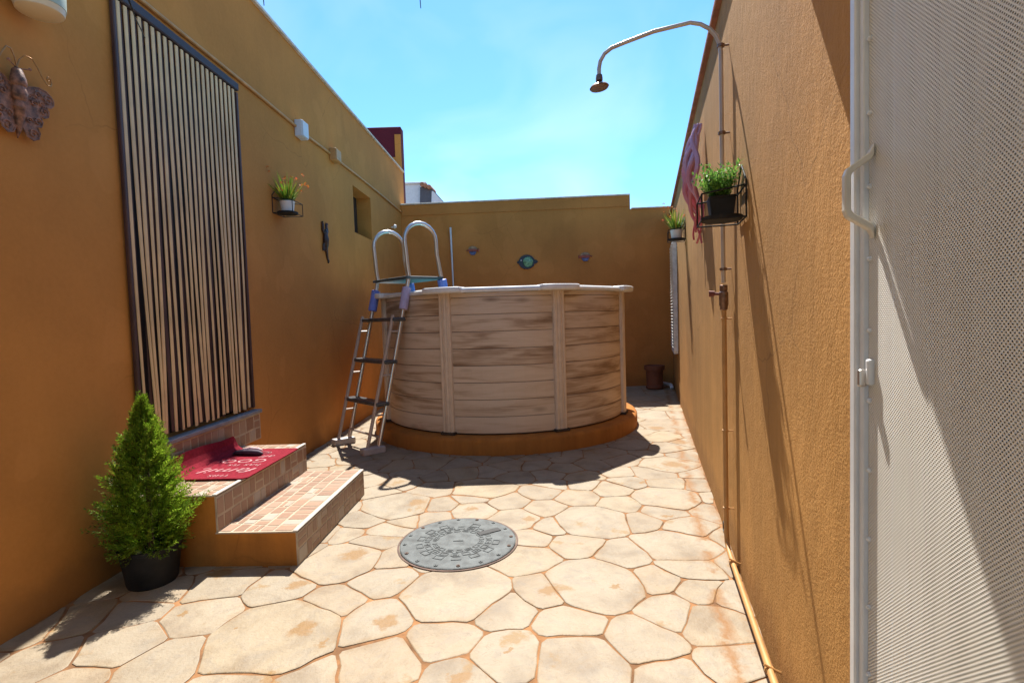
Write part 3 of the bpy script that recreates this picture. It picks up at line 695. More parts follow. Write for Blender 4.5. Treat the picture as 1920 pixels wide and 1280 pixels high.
# ------------------------------------------------------------------ steps
st = thing('entrance_steps', L(3.05, 0, .45), 'two mosaic tiled steps with white edges below the strip curtain', 'steps')
def irr_tiles(P, U, V, rowh, mode, seed, skip=None):
    """P(u,v,off): point; irregular mosaic over U x V"""
    r = random.Random(seed); v = 0.0; edges = [0.0]
    while edges[-1] < V - rowh * .6: edges.append(min(V, edges[-1] + rowh * r.uniform(.85, 1.2)))
    edges[-1] = V
    wob = lambda u, j: 0 if j in (0, len(edges) - 1) else .010 * noise.noise((u * 5 + seed, j * 3.1, seed))
    for j in range(len(edges) - 1):
        u = 0.0
        while u < U - .012:
            wd = r.uniform(.052, .105); 
            if U - (u + wd) < .035: wd = U - u
            v0a, v0b = edges[j] + wob(u, j), edges[j] + wob(u + wd, j)
            v1a, v1b = edges[j + 1] + wob(u, j + 1), edges[j + 1] + wob(u + wd, j + 1)
            g_ = .0052; sk = r.uniform(-.006, .006)
            quads = [(u, u + wd, v0a, v0b, v1a, v1b)]
            if wd > .075 and r.random() < .35:
                vm = (v0a + v1a) / 2 + r.uniform(-.008, .008); vb = vm + r.uniform(-.005, .005)
                quads = [(u, u + wd, v0a, v0b, vm, vb), (u, u + wd, vm, vb, v1a, v1b)]
            for (a, b, p0, p1, q0, q1) in quads:
                if skip and skip((a + b) / 2, (p0 + q0) / 2): continue
                cs = [(a + g_, p0 + g_), (b - g_ + (sk if b < U - .01 else 0) * 0, p1 + g_), (b - g_, q1 - g_), (a + g_, q0 - g_)]
                cx = sum(t[0] for t in cs) / 4; cy = sum(t[1] for t in cs) / 4
                h = .0012 + r.uniform(0, .001)
                mm = MB()
                mm.hexa([P(x, y, -.004) for x, y in cs], [P(x + (cx - x) * .05, y + (cy - y) * .05, h) for x, y in cs])
                mm.build('tile', 'tile', st)
            u += wd
def step(y0, y1, o0, o1, z1, nm):
    m = MB(); m.hexa([L(y0, -.02, o0), L(y0, -.02, o1), L(y1, -.02, o1), L(y1, -.02, o0)], [L(y0, z1, o0), L(y0, z1, o1), L(y1, z1, o1), L(y1, z1, o0)])
    m.build(nm, 'ochre', st)
SY0, SY1 = 2.53, 3.56
step(SY0, SY1, -.002, .48, .352, 'upper_step'); step(SY0 - .008, SY1 - .02, .479, .885, .166, 'lower_step')
def bed(c0, sx, sy, sz): 
    MB().box(c0, sx, sy, sz, L_AL, _ln).build('mortar_bed', 'grout', st)
YM = (SY0 + SY1) / 2; LEN = SY1 - SY0
bed(L(YM, .355, .24), LEN, .484, .008); bed(L(YM - .014, .169, .683), LEN - .012, .406, .008)
bed(L(YM, .176, .4835), LEN, .008, .350); bed(L(YM - .014, .083, .8885), LEN - .012, .008, .166)
bed(L(3.2, .452, .022), 1.18, .05, .19)
irr_tiles(lambda u, v, o: L(SY0 + u, .359 + o, v), LEN, .462, .062, 0, 3, lambda u, v: .26 < u < .86 and v > .08)
irr_tiles(lambda u, v, o: L(SY0 + .0 + u, .173 + o, .488 + v), LEN - .024, .378, .062, 0, 5)
irr_tiles(lambda u, v, o: L(SY0 + u, .174 + v, .4875 + o), LEN, .172, .085, 0, 8)
irr_tiles(lambda u, v, o: L(SY0 - .006 + u, .004 + v, .8925 + o), LEN - .014, .155, .078, 0, 11)
irr_tiles(lambda u, v, o: L(2.615 + u, .360 + v, .047 + o), 1.17, .182, .09, 0, 14)
MB().box(L(YM, .3605, .478), LEN + .004, .022, .009, L_AL, _ln).build('edge_trim', 'trim', st, bevel=.003)
MB().box(L(YM - .014, .1745, .8825), LEN - .008, .024, .009, L_AL, _ln).build('edge_trim', 'trim', st, bevel=.003)
MB().box(L(3.2, .562, .03), 1.20, .066, .026, L_AL, _ln).build('door_sill', 'sill', st, bevel=.004)

# red doormat, its far edge turned up against the riser
dm = thing('doormat', L(3.08, .366, .28), 'red doormat with pale lettering curled against the tiled riser', 'doormat')
prof = [(.515, .3695), (.46, .3695), (.35, .3695), (.24, .3695), (.16, .3705), (.125, .377), (.10, .398), (.086, .43), (.080, .475)]
m = MB(); MY = [2.76, 2.78, 2.92, 3.08, 3.25, 3.38, 3.40]; top = []; bot = []
for iy, y in enumerate(MY):
    for ip, (o, z) in enumerate(prof):
        e = .02 if (iy in (0, len(MY) - 1) and ip in (0, len(prof) - 1)) else 0
        a_, b_ = prof[max(0, ip - 1)], prof[min(len(prof) - 1, ip + 1)]; nv = Vector((b_[1] - a_[1], a_[0] - b_[0])).normalized() * .003
        zz = z - (e if ip else 0) + (.012 * math.sin(y * 9) * (ip - 5) / 3 if ip > 5 else 0); oo = o - (e if not ip else 0)
        top.append(L(y, zz + nv.y, oo + nv.x)); bot.append(L(y, zz - nv.y, oo - nv.x))
n_ = len(prof); K = len(top); ny = len(MY)
fs = []
for i in range(ny - 1):
    for j in range(n_ - 1):
        q4 = (i * n_ + j, (i + 1) * n_ + j, (i + 1) * n_ + j + 1, i * n_ + j + 1); fs += [q4, tuple(K + t for t in reversed(q4))]
rim = [j for j in range(n_)] + [i * n_ + n_ - 1 for i in range(1, ny)] + [(ny - 1) * n_ + j for j in range(n_ - 2, -1, -1)] + [i * n_ for i in range(ny - 2, 0, -1)]
fs += [(rim[i], rim[(i + 1) % len(rim)], K + rim[(i + 1) % len(rim)], K + rim[i]) for i in range(len(rim))]
m.add(top + bot, fs); m.build('mat_body', 'mat_red', dm)
def text(s, size, y, off_right, shear=0, name='lettering', sx=1.0):
    cu_ = bpy.data.curves.new(name, 'FONT'); cu_.body = s; cu_.size = size; cu_.shear = shear; cu_.extrude = .0006; cu_.space_character = 1.05; cu_.resolution_u = 3
    cu_.offset = -.0008
    tmp = bpy.data.objects.new('tmp', cu_); col.objects.link(tmp)
    dg = bpy.context.evaluated_depsgraph_get(); me = bpy.data.meshes.new_from_object(tmp.evaluated_get(dg))
    bpy.data.objects.remove(tmp); bpy.data.curves.remove(cu_)
    me.name = name; o0 = wl(dm)
    for v in me.vertices:
        p = L(y - v.co.y, .3736 + v.co.z, off_right - v.co.x * sx); v.co = p - o0
    me.materials.append(M['mat_print']); ob = bpy.data.objects.new(name, me); col.objects.link(ob); ob.parent = dm
text('THIS', .05, 2.828, .39, sx=1.15)
text('family', .12, 2.945, .485, .35, sx=1.25)
text('has its', .06, 3.03, .46, .1, sx=1.25)
text('GOOD', .10, 3.135, .45, 0, sx=1.15)
text('all', .075, 3.22, .45, .3, sx=1.2)
m = MB()
for rr in (.062, .050):
    path = [L(3.285 + .55 * rr * math.sin(t * math.pi / 12), .3735, .30 + 1.35 * rr * math.cos(t * math.pi / 12)) for t in range(25)]
    m.tube(path, .0022, 5, cap=False)
m.build('oval_emblem', 'mat_print', dm)
sl = thing('slipper', L(3.24, .373, .22), 'small dark slipper with pale lining lying on the red doormat', 'slipper')
m = MB(); path = [L(3.225, .384, .36), L(3.23, .389, .33), L(3.235, .392, .28), L(3.24, .393, .23), L(3.245, .389, .18), L(3.245, .384, .155)]
m.tube(path, [.006, .017, .019, .018, .016, .006], 10); m.build('sole', 'print_dark', sl, smooth=True)
m = MB(); m.tube([L(3.255, .398, .345), L(3.26, .405, .31), L(3.262, .409, .26), L(3.262, .407, .21)], [.004, .012, .012, .004], 8); m.build('strap', 'print_pale', sl, smooth=True)

# ------------------------------------------------------------------ conduit and boxes
m = MB(); m.tube([L(y, 2.985 + .006 * math.sin(y * 2), .014) for y in (-1.5, .5, 2.0, 3.0, 4.0, 4.72)], .012, 8)
tag(m.build('conduit', 'conduit', smooth=True), 'painted conduit running above the strip curtain to the grey box', 'conduit', 'conduit runs')
m = MB(); m.tube([L(4.86, 2.975, .014), L(5.52, 2.99, .014)], .012, 8)
tag(m.build('conduit', 'conduit', smooth=True), 'short painted conduit between grey and ochre junction boxes', 'conduit', 'conduit runs')
m = MB(); m.tube([L(y, 2.99 + .006 * math.sin(y * 2), .014) for y in (5.70, 6.6, 7.6, 8.56)], .012, 8)
tag(m.build('conduit', 'conduit', smooth=True), 'painted conduit from ochre box to the back corner', 'conduit', 'conduit runs')
t = thing('junction_box', L(4.79, 2.97), 'pale grey junction box on the house wall', 'junction box', 'junction boxes')
MB().box(L(4.79, 2.97, .035), .13, .07, .15, L_AL, _ln).build('box', 'greybox', t, bevel=.008, seg=2)
MB().box(L(4.79, 2.97, .074), .12, .01, .14, L_AL, _ln).build('lid', 'greybox', t, bevel=.004)
t = thing('junction_box', L(5.61, 2.99), 'ochre painted junction box right of the grey one', 'junction box', 'junction boxes')
MB().box(L(5.61, 2.99, .035), .15, .07, .13, L_AL, _ln).build('box', 'conduit', t, bevel=.008, seg=2)
MB().box(L(5.61, 2.99, .074), .14, .01, .12, L_AL, _ln).build('lid', 'conduit', t, bevel=.004)
m = MB(); m.tube([L(7.95, 2.63, .0), L(7.95, 2.64, .05)], .010, 8); m.lathe(L(7.95, 2.64, .05), [(.022, -.02), (.034, 0), (.022, .026), (.0, .03)], 12, _ln)
tag(m.build('wall_hook', 'whitepot', smooth=True), 'small cream wall hook on house wall near the back corner', 'hook')

# ------------------------------------------------------------------ wall baskets and their plants
def basket(P, N, AL, y, z, label):
    """wire shelf: house-shaped back frame, front hoop, tray; P(y,z,off)"""
    t = thing('wire_basket', P(y, z), label, 'basket', 'wire plant baskets on the walls')
    h, w_, d = .20, .19, .17
    r = .0035
    MB().tube([P(y - w_ / 2, z, .006), P(y - w_ / 2, z + h * .72, .006), P(y, z + h * 1.12, .006), P(y + w_ / 2, z + h * .72, .006), P(y + w_ / 2, z, .006), P(y - w_ / 2, z, .006)], r, 6).build('back_frame', 'wire', t)
    MB().tube([P(y - w_ / 2, z + h * .62, .006), P(y + w_ / 2, z + h * .62, .006)], r, 6).build('back_bar', 'wire', t)
    MB().tube([P(y - w_ / 2, z + h * .62, .006), P(y - w_ / 2, z + h * .5, d), P(y + w_ / 2, z + h * .5, d), P(y + w_ / 2, z + h * .62, .006)], r, 6).build('top_hoop', 'wire', t)
    MB().tube([P(y - w_ / 2, z, .006), P(y - w_ / 2, z, d), P(y + w_ / 2, z, d), P(y + w_ / 2, z, .006)], r, 6).build('bottom_hoop', 'wire', t)
    for s in (-1, 1): MB().tube([P(y + s * w_ / 2, z, d), P(y + s * w_ / 2, z + h * .5, d)], r, 6).build('upright', 'wire', t)
    MB().lathe(P(y, z + .004, d * .5), [(.078, 0), (.082, .004), (.082, .016), (.076, .016), (.074, .006), (0, .006)], 20).build('tray', 'wire', t)
    return P(y, z + .011, d * .5)
def blade(m, p, d, ln, w_, droop, S=4):
    d = Vector(d).normalized(); side = d.cross(UP); side = side.normalized() if side.length > .05 else Vector((1, 0, 0)); vs = []; q = Vector(p)
    for i in range(S + 1):
        t = i / S; ww = w_ * (1 - t) ** .7 / 2 + .0002
        vs += [q - side * ww, q + side * ww]
        d = (d + Vector((0, 0, -droop)) * t).normalized(); q = q + d * ln / S
    m.add(vs, [(2 * i, 2 * i + 1, 2 * i + 3, 2 * i + 2) for i in range(S)]); return q
def flower_pot_plant(base, label, seed, pr=.052, ph=.085, scale=1.0):
    r = random.Random(seed)
    t = thing('potted_plant', base, label, 'plant', 'potted plants in wall baskets')
    MB().lathe(base, [(pr * .8, 0), (pr, ph), (pr * 1.04, ph), (pr * 1.04, ph + .006), (pr * .93, ph + .006), (pr * .9, ph - .01)], 20).build('pot', 'whitepot', t, smooth=True)
    m = MB(); fl = MB()
    for i in range(150):
        a = r.uniform(0, 6.283); tl = r.uniform(.08, .9) ** .8
        p = base + Vector((math.cos(a), math.sin(a), 0)) * pr * .7 * r.random() + UP * ph
        q = blade(m, p, (math.cos(a) * tl, math.sin(a) * tl, 1), r.uniform(.06, .19) * scale, r.uniform(.009, .015), r.uniform(.05, .3))
        if r.random() < .2 and q.z > base.z + ph + .08:
            for k_ in range(4):
                b = Vector((r.gauss(0, 1), r.gauss(0, 1), r.gauss(0, 1))).normalized() * .012; e = b.orthogonal().normalized() * .008
                fl.add([q, q + b + e, q + b * 1.3, q + b - e], [(0, 1, 2, 3)])
    for i in range(260):
        a = r.uniform(0, 6.283); p = base + Vector((math.cos(a) * pr * 1.1 * r.random(), math.sin(a) * pr * 1.1 * r.random(), ph + r.uniform(0, .045)))
        blade(m, p, (r.gauss(0, 1), r.gauss(0, 1), r.uniform(-.1, .9)), .028, .009, .2, 2)
    m.build('foliage', 'blade', t, fixn=False); stuff(fl.build('flowers', 'flower', t, fixn=False))
b1 = basket(L, _ln, L_AL, 4.33, 2.11, 'black wire basket on the shaded house wall')
flower_pot_plant(b1, 'orange flowered grassy plant in white pot on the house wall', 4, .058, .09, 1.3)
b2 = basket(R, _rn, R_AL, 5.30, 1.93, 'farther black wire basket on right wall near the shutter')
flower_pot_plant(b2, 'grassy plant in white pot in the farther basket on right wall', 9, .062, .09, 1.3)
b3 = basket(R, _rn, R_AL, 2.12, 1.565, 'nearer black wire basket on right wall beside shower pipe')
t = thing('potted_plant', b3, 'bushy green fern in black square pot in the nearer right basket', 'plant', 'potted plants in wall baskets')
m = MB(); pw = .042
m.hexa([b3 + R_AL * u * pw + _rn * v * pw for u, v in ((-1, -1), (1, -1), (1, 1), (-1, 1))], [b3 + UP * .082 + R_AL * u * pw * 1.22 + _rn * v * pw * 1.22 for u, v in ((-1, -1), (1, -1), (1, 1), (-1, 1))])
m.build('pot', 'blackpot', t, bevel=.006, seg=2)
MB().box(b3 + UP * .084, .105, .105, .01, R_AL, _rn).build('pot_rim', 'blackpot', t, bevel=.003)
m = MB(); r = random.Random(3)
for i in range(150):
    a = r.uniform(0, 6.283); tl = r.uniform(.05, 1.25); d = Vector((math.cos(a) * tl, math.sin(a) * tl, 1)).normalized()
    if d.dot(_rn) < -.45: continue
    p = b3 + UP * .08 + Vector((math.cos(a), math.sin(a), 0)) * .03 * r.random(); ln = r.uniform(.07, .155); S = 7
    for k_ in range(S):
        q = p + d * ln * (k_ + 1) / S; sd = d.cross(Vector((r.gauss(0, 1), r.gauss(0, 1), r.gauss(0, 1)))).normalized()
        for s in (-1, 1): blade(m, q, sd * s + d * .9, r.uniform(.014, .024), .008, .15, 2)
m.build('foliage', 'fern', t, fixn=False)

# ------------------------------------------------------------------ ornaments
# gecko: two raised arms, body, legs, curling tail
gk = MB(); gy, gz = 5.29, 2.05
gk.tube([L(gy, gz + .03, .018), L(gy - .01, gz + .06, .022), L(gy - .015, gz + .0, .024), L(gy - .01, gz - .05, .02), L(gy + .01, gz - .09, .014), L(gy + .03, gz - .14, .01), L(gy + .045, gz - .19, .008), L(gy + .075, gz - .215, .007), L(gy + .06, gz - .23, .007)][1:], [.020, .032, .03, .018, .014, .012, .012, .009], 8)
gk.lathe(L(gy - .005, gz + .075, .022), [(.004, -.03), (.022, -.01), (.020, .012), (.006, .03)], 8, UP)
for s in (-1, 1):
    gk.tube([L(gy + s * .015, gz + .05, .018), L(gy + s * .055, gz + .085, .014), L(gy + s * .045, gz + .15, .01), L(gy + s * .06, gz + .165, .008)], [.015, .014, .013, .019], 6)
gk.tube([L(gy - .015, gz - .03, .018), L(gy - .06, gz - .06, .014), L(gy - .055, gz - .12, .01)], [.011, .009, .013], 6)
gk.tube([L(gy, gz - .05, .018), L(gy - .02, gz - .10, .014), L(gy - .005, gz - .12, .01)], [.009, .008, .010], 6)
tag(gk.build('gecko_ornament', 'gecko', smooth=True), 'dark gecko ornament climbing the house wall beside window niche', 'ornament')

# butterfly
bf = thing('butterfly_ornament', L(2.125, 2.1), 'bronze metal butterfly with curled antennae on the house wall', 'ornament')
by, bz = 2.125, 2.13
_L0 = L
def L(y, z, off=0): return _L0(2.125 + (y - 2.125) * 1.17, 2.13 + (z - 2.13) * 1.12, off)
m = MB(); m.tube([L(by, bz + .125, .03), L(by, bz + .115, .034), L(by, bz + .08, .036), L(by, bz + .062, .036), L(by, bz + .055, .036), L(by, bz + .035, .036), L(by, bz + .012, .036), L(by, bz + .004, .036), L(by - .001, bz - .02, .034), L(by - .001, bz - .028, .034), L(by - .002, bz - .07, .03), L(by - .004, bz - .128, .02)],
                 [.006, .018, .027, .028, .022, .028, .025, .018, .023, .017, .016, .002], 14)
m.build('body', 'bronze', bf, smooth=True)
def wing(s):
    out = [(.02, .055), (.045, .075), (.075, .085), (.105, .082), (.125, .062), (.127, .04), (.115, .026), (.100, .022), (.108, .008), (.104, -.012), (.09, -.022), (.078, -.020), (.082, -.04), (.076, -.06), (.062, -.066), (.070, -.085), (.064, -.108), (.045, -.12), (.025, -.112), (.012, -.085), (.006, -.05), (.008, 0)]
    m = MB(); m.extrude([L(by + s * u, bz + v, .022 + .10 * u) for u, v in out], _ln * .004); w_ = m.build('wing', 'bronze', bf)
    path = [L(by + s * u, bz + v, .026 + .10 * u) for u, v in out]; m = MB(); m.tube(path, .0032, 5)
    for (cu_, cv, R0) in ((.106, .05, .022), (.088, .0, .016), (.064, -.045, .016), (.046, -.095, .018), (.07, .055, .016), (.055, .02, .014), (.034, -.05, .013), (.08, .028, .010)):
        m.tube([L(by + s * (cu_ + R0 * (1 - i / 18) * math.cos(i * .55)), bz + cv + R0 * (1 - i / 18) * math.sin(i * .55), .029 + .10 * cu_) for i in range(16)], .0026, 5)
    for i in range(26):
        u, v = rnd.uniform(.03, .095), rnd.uniform(.015, .072)
        m.tube([L(by + s * u, bz + v, .027 + .1 * u), L(by + s * (u + .007), bz + v + .004, .031 + .1 * u), L(by + s * (u + .010), bz + v, .027 + .1 * u)], .0015, 4)
    m.build('scrollwork', 'bronze', w_, smooth=True)
    ant = [(.0, .125), (.008, .155), (.024, .178), (.045, .176), (.062, .150), (.078, .118), (.095, .103), (.110, .106), (.116, .120), (.110, .135), (.098, .136), (.093, .126), (.099, .120), (.104, .125)]
    m = MB(); m.tube([L(by + s * u, bz + v, .034 + .02 * math.sin(u * 20)) for u, v in ant], .0026, 6); m.build('antenna', 'bronze_wire', bf, smooth=True)
    m = MB(); m.tube([L(by, bz + .12, .036), L(by + s * .035, bz + .132, .045)], .0022, 5); m.lathe(L(by + s * .037, bz + .133, .046), [(.003, -.006), (.007, 0), (.003, .006)], 8, _ln); m.build('feeler', 'bronze', bf, smooth=True)
wing(1); wing(-1)
L = _L0
# wall lamp, only its bowl in view
la = thing('wall_lamp', L(2.17, 2.47), 'grey green wall lamp with cream underside above the butterfly', 'lamp')
lc = L(2.17, 2.495, .105)
MB().lathe(lc, [(.074, .03), (.086, .035), (.088, .12), (.07, .17), (.03, .185)], 28).build('housing', 'lamp_body', la, smooth=True)
MB().lathe(lc, [(.0, -.004), (.055, .0), (.078, .012), (.084, .034), (.08, .04)], 28).build('diffuser', 'lamp_glass', la, smooth=True)
MB().box(L(2.17, 2.615, .02), .10, .04, .12, L_AL, _ln).build('bracket', 'lamp_body', la, bevel=.008)
MB().tube([lc + UP * .05 + L_AL * .086, lc + UP * .10 + L_AL * .094, lc + UP * .15 + L_AL * .08], .008, 6).build('clip', 'lamp_body', la, smooth=True)

# octopus ornament on the right wall
oc = thing('octopus_ornament', R(3.62, 2.1), 'glossy pink octopus ornament high on right wall behind the fern', 'ornament')
oy, oz = 3.62, 2.06
for i in range(8):
    m = MB(); r = random.Random(40 + i); u = (i - 3.5) / 3.5; path = []; rs = []
    zb = oz - .40 + .24 * abs(u) * r.uniform(.3, 1.2); S = 20
    for k_ in range(S + 1):
        t_ = k_ / S; z = oz + .39 + (zb - oz - .39) * t_
        spread = .16 * math.sin(min(1, t_ * 1.5) * math.pi / 2)
        wv = .034 * math.sin(t_ * 10 + i * 2.3) * t_
        bulge = .035 + .075 * math.sin(min(1, t_ * 1.25) * math.pi) * (1 - .5 * u * u) + .022 * math.sin(t_ * 11 + i * 2)
        path.append(R(oy - .13 + .16 * t_ + u * spread + wv, z, max(.014, bulge)))
        rs.append(.007 + .011 * math.sin(min(1, t_ * 1.1 + .05) * math.pi) ** .8)
    m.tube(path, rs, 8); m.build('tentacle', 'octopus', oc, smooth=True)
m = MB(); m.tube([R(oy - .13, oz + .37, .03), R(oy - .12, oz + .30, .045), R(oy - .10, oz + .20, .07), R(oy - .06, oz + .08, .08), R(oy - .03, oz - .02, .07)], [.008, .018, .03, .034, .012], 12)
m.build('mantle', 'octopus', oc, smooth=True)

# ------------------------------------------------------------------ shower
sw = thing('shower', R(2.43, 0), 'galvanised outdoor shower pipe with arched arm and small brass head', 'shower')
py = 2.44
rad = R(py, 0, .035)
def rp(z, out=0): return R(py, z, .035 + out)
m = MB(); path = [rp(1.33), rp(2.40)]
path += [rp(2.40 + .16 * math.sin(a), .16 * (1 - math.cos(a))) for a in (.25, .5, .8, 1.1, 1.4)]
path += [rp(2.545, .30), rp(2.515, .44)]
path += [rp(2.50 - .0, .50), rp(2.478, .535), rp(2.445, .556), rp(2.41, .563), rp(2.37, .563)]
m.tube(path, .0098, 10); m.build('riser', 'pipe_steel', sw, smooth=True)
hd = rp(2.37, .563)
MB().lathe(hd, [(.015, .01), (.017, -.004), (.017, -.018), (.010, -.022)], 12).build('swivel', 'brass', sw, smooth=True)
ax = (UP + _rn * .12).normalized()
MB().lathe(hd - UP * .055, [(.0, -.002), (.044, .0), (.048, .005), (.042, .013), (.018, .024), (.010, .036)], 22, ax).build('shower_head', 'brass', sw, smooth=True)
for z in (2.43, 2.03, 1.395):
    MB().tube([R(py, z, .0), rp(z)], .005, 6).build('clip_stem', 'brass', sw)
    MB().lathe(rp(z - .007), [(.0115, 0), (.017, .001), (.017, .013), (.0115, .014)], 12).build('pipe_clip', 'brass', sw)
m = MB(); m.lathe(rp(1.20), [(.013, 0), (.018, .004), (.018, .02), (.021, .024), (.021, .085), (.016, .09), (.018, .095), (.018, .118), (.014, .12)], 12); m.build('valve', 'brass', sw, smooth=True)
m = MB(); m.tube([rp(1.275), R(py + .01, 1.28, .075)], .007, 8); m.tube([R(py + .01, 1.28, .075), R(py + .012, 1.281, .10)], [.013, .015], 8); m.build('tap_handle', 'red_handle', sw, smooth=True)
# painted feed pipe down and along the foot of the wall
fp = thing('feed_pipe', R(2.0, 0), 'ochre painted pipe running down and along the foot of right wall', 'pipe')
m = MB(); m.tube([rp(1.205), rp(.12), R(py - .01, .075, .034), R(py - .05, .055, .033), R(py - .2, .05, .033), R(1.2, .06, .033), R(1.0, .06, .033)], .0115, 10); m.build('tube', 'conduit', fp, smooth=True)
for z in (1.16, .62, .24): 
    MB().tube([R(py, z, 0), rp(z)], .004, 6).build('clip_stem', 'conduit', fp); MB().lathe(rp(z - .005), [(.0115, 0), (.0155, .001), (.0155, .009), (.0115, .01)], 10).build('pipe_clip', 'conduit', fp)
for y in (2.26, 1.56):
    MB().lathe(R(y, .054, .033), [(.0115, 0), (.016, .001), (.016, .010), (.0115, .011)], 10, R_AL).build('pipe_clip', 'conduit', fp)
    MB().tube([R(y, .054, .0), R(y, .062, .02), R(y, .075, .05)], .004, 6).build('clip_stem', 'conduit', fp)
m = MB(); m.lathe(R(2.72, .03, -.01), [(.03, 0), (.03, .022), (.024, .022), (.022, .012)], 14, _rn)
tag(m.build('drain_spout', 'clay_spot'), 'small dark drain spout at the foot of right wall', 'drain')

# ------------------------------------------------------------------ near door on the right
nd = thing('screen_door', R(.5, 0), 'white metal door with perforated sheet and grab handle at right edge', 'door')
DZ0, DZ1 = .004, 2.115
MB().box(R(.952, (DZ0 + DZ1) / 2, -.012), .024, .06, DZ1 - DZ0, R_AL, _rn).build('frame_post', 'white_alu', nd, bevel=.003)
MB().box(R(.931, (DZ0 + DZ1) / 2, -.014), .016, .05, DZ1 - DZ0 - .01, R_AL, _rn).build('leaf_stile', 'white_alu', nd, bevel=.002)
MB().box(R(.05, (DZ0 + DZ1) / 2, -.014), .036, .05, DZ1 - DZ0, R_AL, _rn).build('frame_post', 'white_alu', nd, bevel=.003)
MB().box(R(.48, DZ1 - .02, -.016), .80, .045, .036, R_AL, _rn).build('top_rail', 'white_alu', nd)
m = MB(); D0, D1 = .07, .922
m.add([R(D0, .02, .002), R(D1, .02, .002), R(D1, 2.07, .002), R(D0, 2.07, .002)], [(0, 1, 2, 3)])
m.build('perforated_sheet', 'perforated', nd, uvf=lambda v: (v.y * 1.035, v.z), fixn=False)
MB().box(R(.496, 1.045, -.04), .845, .02, 2.05, R_AL, _rn).build('core_panel', 'door_core', nd)
for y in (.885, .81, .755, .69, .62, .545, .45, .36, .25, .15):
    wd = .045 if y > .8 else rnd.uniform(.022, .034)
    MB().box(R(y, 1.045, -.005), wd, .010, 2.03, R_AL, _rn).build('inner_bar', 'beige_alu', nd)
for i in range(16):
    z = .14 + i * .127
    m = MB(); m.lathe(R(.914, z, .002), [(.0045, 0), (.0042, .004), (.002, .006)], 8, _rn); m.build('screw', 'white_alu', nd, smooth=True)
# grab handle
hy = .900; hz = 1.398; prof = [(.004, .082), (.012, .066), (.046, .042), (.050, .030), (.050, -.030), (.046, -.042), (.012, -.066), (.004, -.082)]
m = MB(); vs = []; fs = []
inn = [(.004, .062), (.008, .055), (.038, .034), (.040, .028), (.040, -.028), (.038, -.034), (.008, -.055), (.004, -.062)]
for (s, w_) in ((-1, 1), (1, 1)):
    vs += [R(hy + s * .008, hz + v, u) for u, v in prof] + [R(hy + s * .008, hz + v, u) for u, v in inn]
for i in range(7):
    fs += [(i, i + 1, i + 9, i + 8), (16 + i, 24 + i, 25 + i, 17 + i), (i, 16 + i, 17 + i, i + 1), (8 + i, 9 + i, 25 + i, 24 + i)]
fs += [(0, 8, 24, 16), (7, 23, 31, 15)]
m.add(vs, fs); m.build('grab_handle', 'beige_alu', nd, bevel=.002)
m = MB(); m.box(R(.905, 1.082, .006), .016, .012, .046, R_AL, _rn); lk = m.build('lock', 'white_alu', nd, bevel=.004, seg=2)
m = MB(); m.box(R(.915, 1.070, .015), .012, .014, .032, R_AL, _rn); m.build('cylinder', 'chrome', lk, bevel=.004, seg=2)

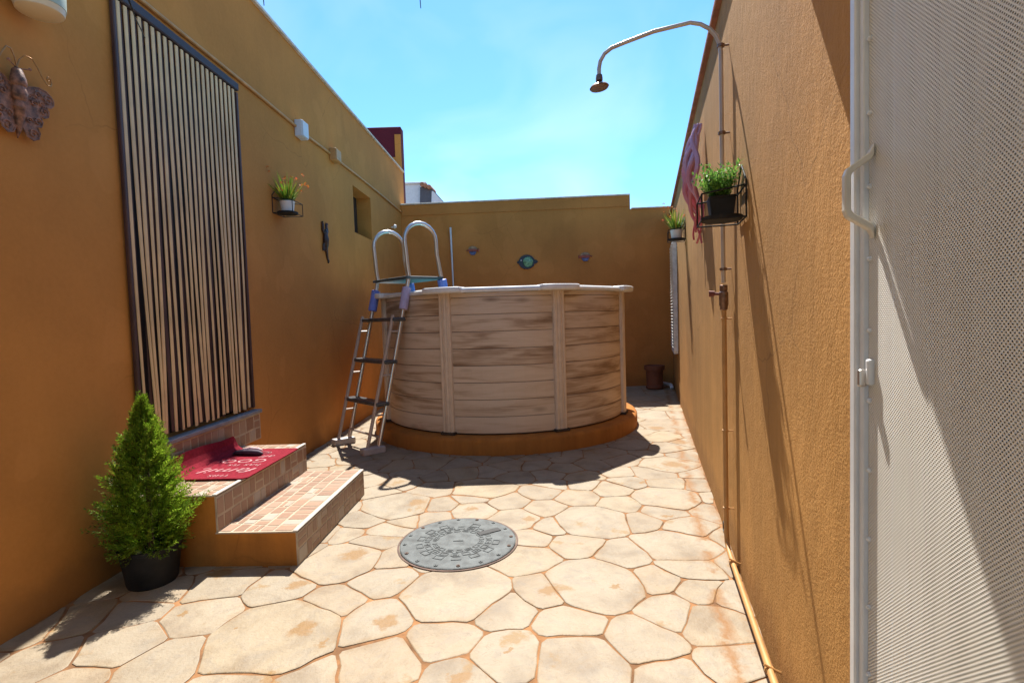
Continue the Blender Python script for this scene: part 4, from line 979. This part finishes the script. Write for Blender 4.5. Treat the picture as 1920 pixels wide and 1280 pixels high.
# ------------------------------------------------------------------ potted conifer
tb = Vector((-1.745, 2.385, .0))
tr = thing('potted_conifer', tb, 'small cone shaped conifer in black pot beside the steps', 'tree')
MB().lathe(tb, [(.100, .0), (.104, .01), (.126, .165), (.133, .168), (.133, .185), (.123, .185), (.118, .15)], 32).build('pot', 'blackpot', tr, smooth=True)
MB().lathe(tb + UP * .145, [(.118, 0), (.0, .006)], 20).build('soil', 'soil', tr)
MB().tube([tb + UP * .15, tb + UP * .4 + Vector((.004, 0, 0)), tb + UP * .78 + Vector((.012, 0, 0))], [.014, .010, .003], 8).build('trunk', 'bark', tr, smooth=True)
m = MB(); r = random.Random(11)
def prof_r(t): return .190 * (1 - max(0, t - .24) / .80) ** .95 if t > .24 else .190 * (.80 + .20 * t / .24)
for i in range(1350):
    t = r.random() ** 1.2; z = .17 + .66 * t; a = r.uniform(0, 6.283)
    lump = 1 + .34 * noise.noise((math.cos(a) * 2.6, math.sin(a) * 2.6, z * 8))
    big = r.random() < .35
    R1 = prof_r(t) * lump * (r.uniform(.98, 1.22) if big else r.uniform(.70, 1.0)); R0 = R1 * r.uniform(.35, .6)
    er = Vector((math.cos(a), math.sin(a), 0))
    rise = r.uniform(.02, .085) if t > .12 else r.uniform(-.035, .05)
    p0 = tb + er * R0 + UP * (z - .02); p1 = tb + er * R1 + UP * (z + rise)
    if p1.x < L(p1.y, 0).x + .008: continue
    d = (p1 - p0); ln = d.length; d.normalize()
    sd = d.cross(Vector((r.gauss(0, .6), r.gauss(0, .6), r.gauss(0, 1)))).normalized()
    fs = []; vs = []; S = 8
    for k_ in range(1, S + 1):
        q0 = p0 + d * ln * (k_ - .8) / S
        for s in (-1, 1):
            dv = (d * .95 + sd * s * .7 + Vector((r.gauss(0, .22), r.gauss(0, .22), r.gauss(0, .22)))).normalized()
            le = .034 * (1.2 - .75 * k_ / S); tip = q0 + dv * le; wv = dv.cross(sd.cross(d)).normalized() * .0028
            n0 = len(vs); vs += [q0 - wv * .4, q0 + dv * le * .45 - wv, tip, q0 + dv * le * .45 + wv]; fs.append((n0, n0 + 1, n0 + 2, n0 + 3))
    n0 = len(vs); e = sd * .0020; vs += [p0 - e, p0 + e, p1 + d * .016]; fs.append((n0, n0 + 1, n0 + 2))
    m.add(vs, fs)
# top leader
m.build('foliage', 'conifer', tr, fixn=False)

# ------------------------------------------------------------------ canopy over the near end, seen by its shadow and the cable tie tails
cy = 1.455; cz = 2.285
ca = thing('canopy', (-.6, cy, cz), 'pale canopy over the near end of the yard, shading the white door', 'canopy')
MB().hexa([L(-1.55, cz + .03, .01), R(-1.55, cz + .03, .01), R(cy, cz + .03, .01), L(cy, cz + .03, .01)], [L(-1.55, cz + .045, .01), R(-1.55, cz + .045, .01), R(cy, cz + .045, .01), L(cy, cz + .045, .01)]).build('sheet', 'canvas', ca)
m = MB(); m.tube([L(cy, cz + .015, .01), R(cy, cz + .015, .01)], .016, 10); m.build('front_bar', 'pipe_steel', ca, smooth=True)
for nm, pts in (('left', [(-1.03, 2.285), (-1.027, 2.2), (-1.015, 2.10), (-.998, 2.045), (-.975, 1.99)]), ('mid', [(-.64, 2.285), (-.65, 2.18), (-.646, 2.066)]), ('right', [(-.22, 2.285), (-.226, 2.18), (-.22, 2.046)])):
    m = MB(); m.tube([(x if nm != 'left' else x * 1.0, cy - .018, z) for x, z in pts], [.0022] * (len(pts) - 1) + [.0012], 5)
    tag(m.build('cable_tie', 'wire'), {'left': 'curved black cable tie tail hanging before the strip curtain top', 'mid': 'black cable tie tip at top edge nearest the house wall', 'right': 'black cable tie tip at top edge against open sky'}[nm], 'cable tie', 'cable ties on the canopy bar')
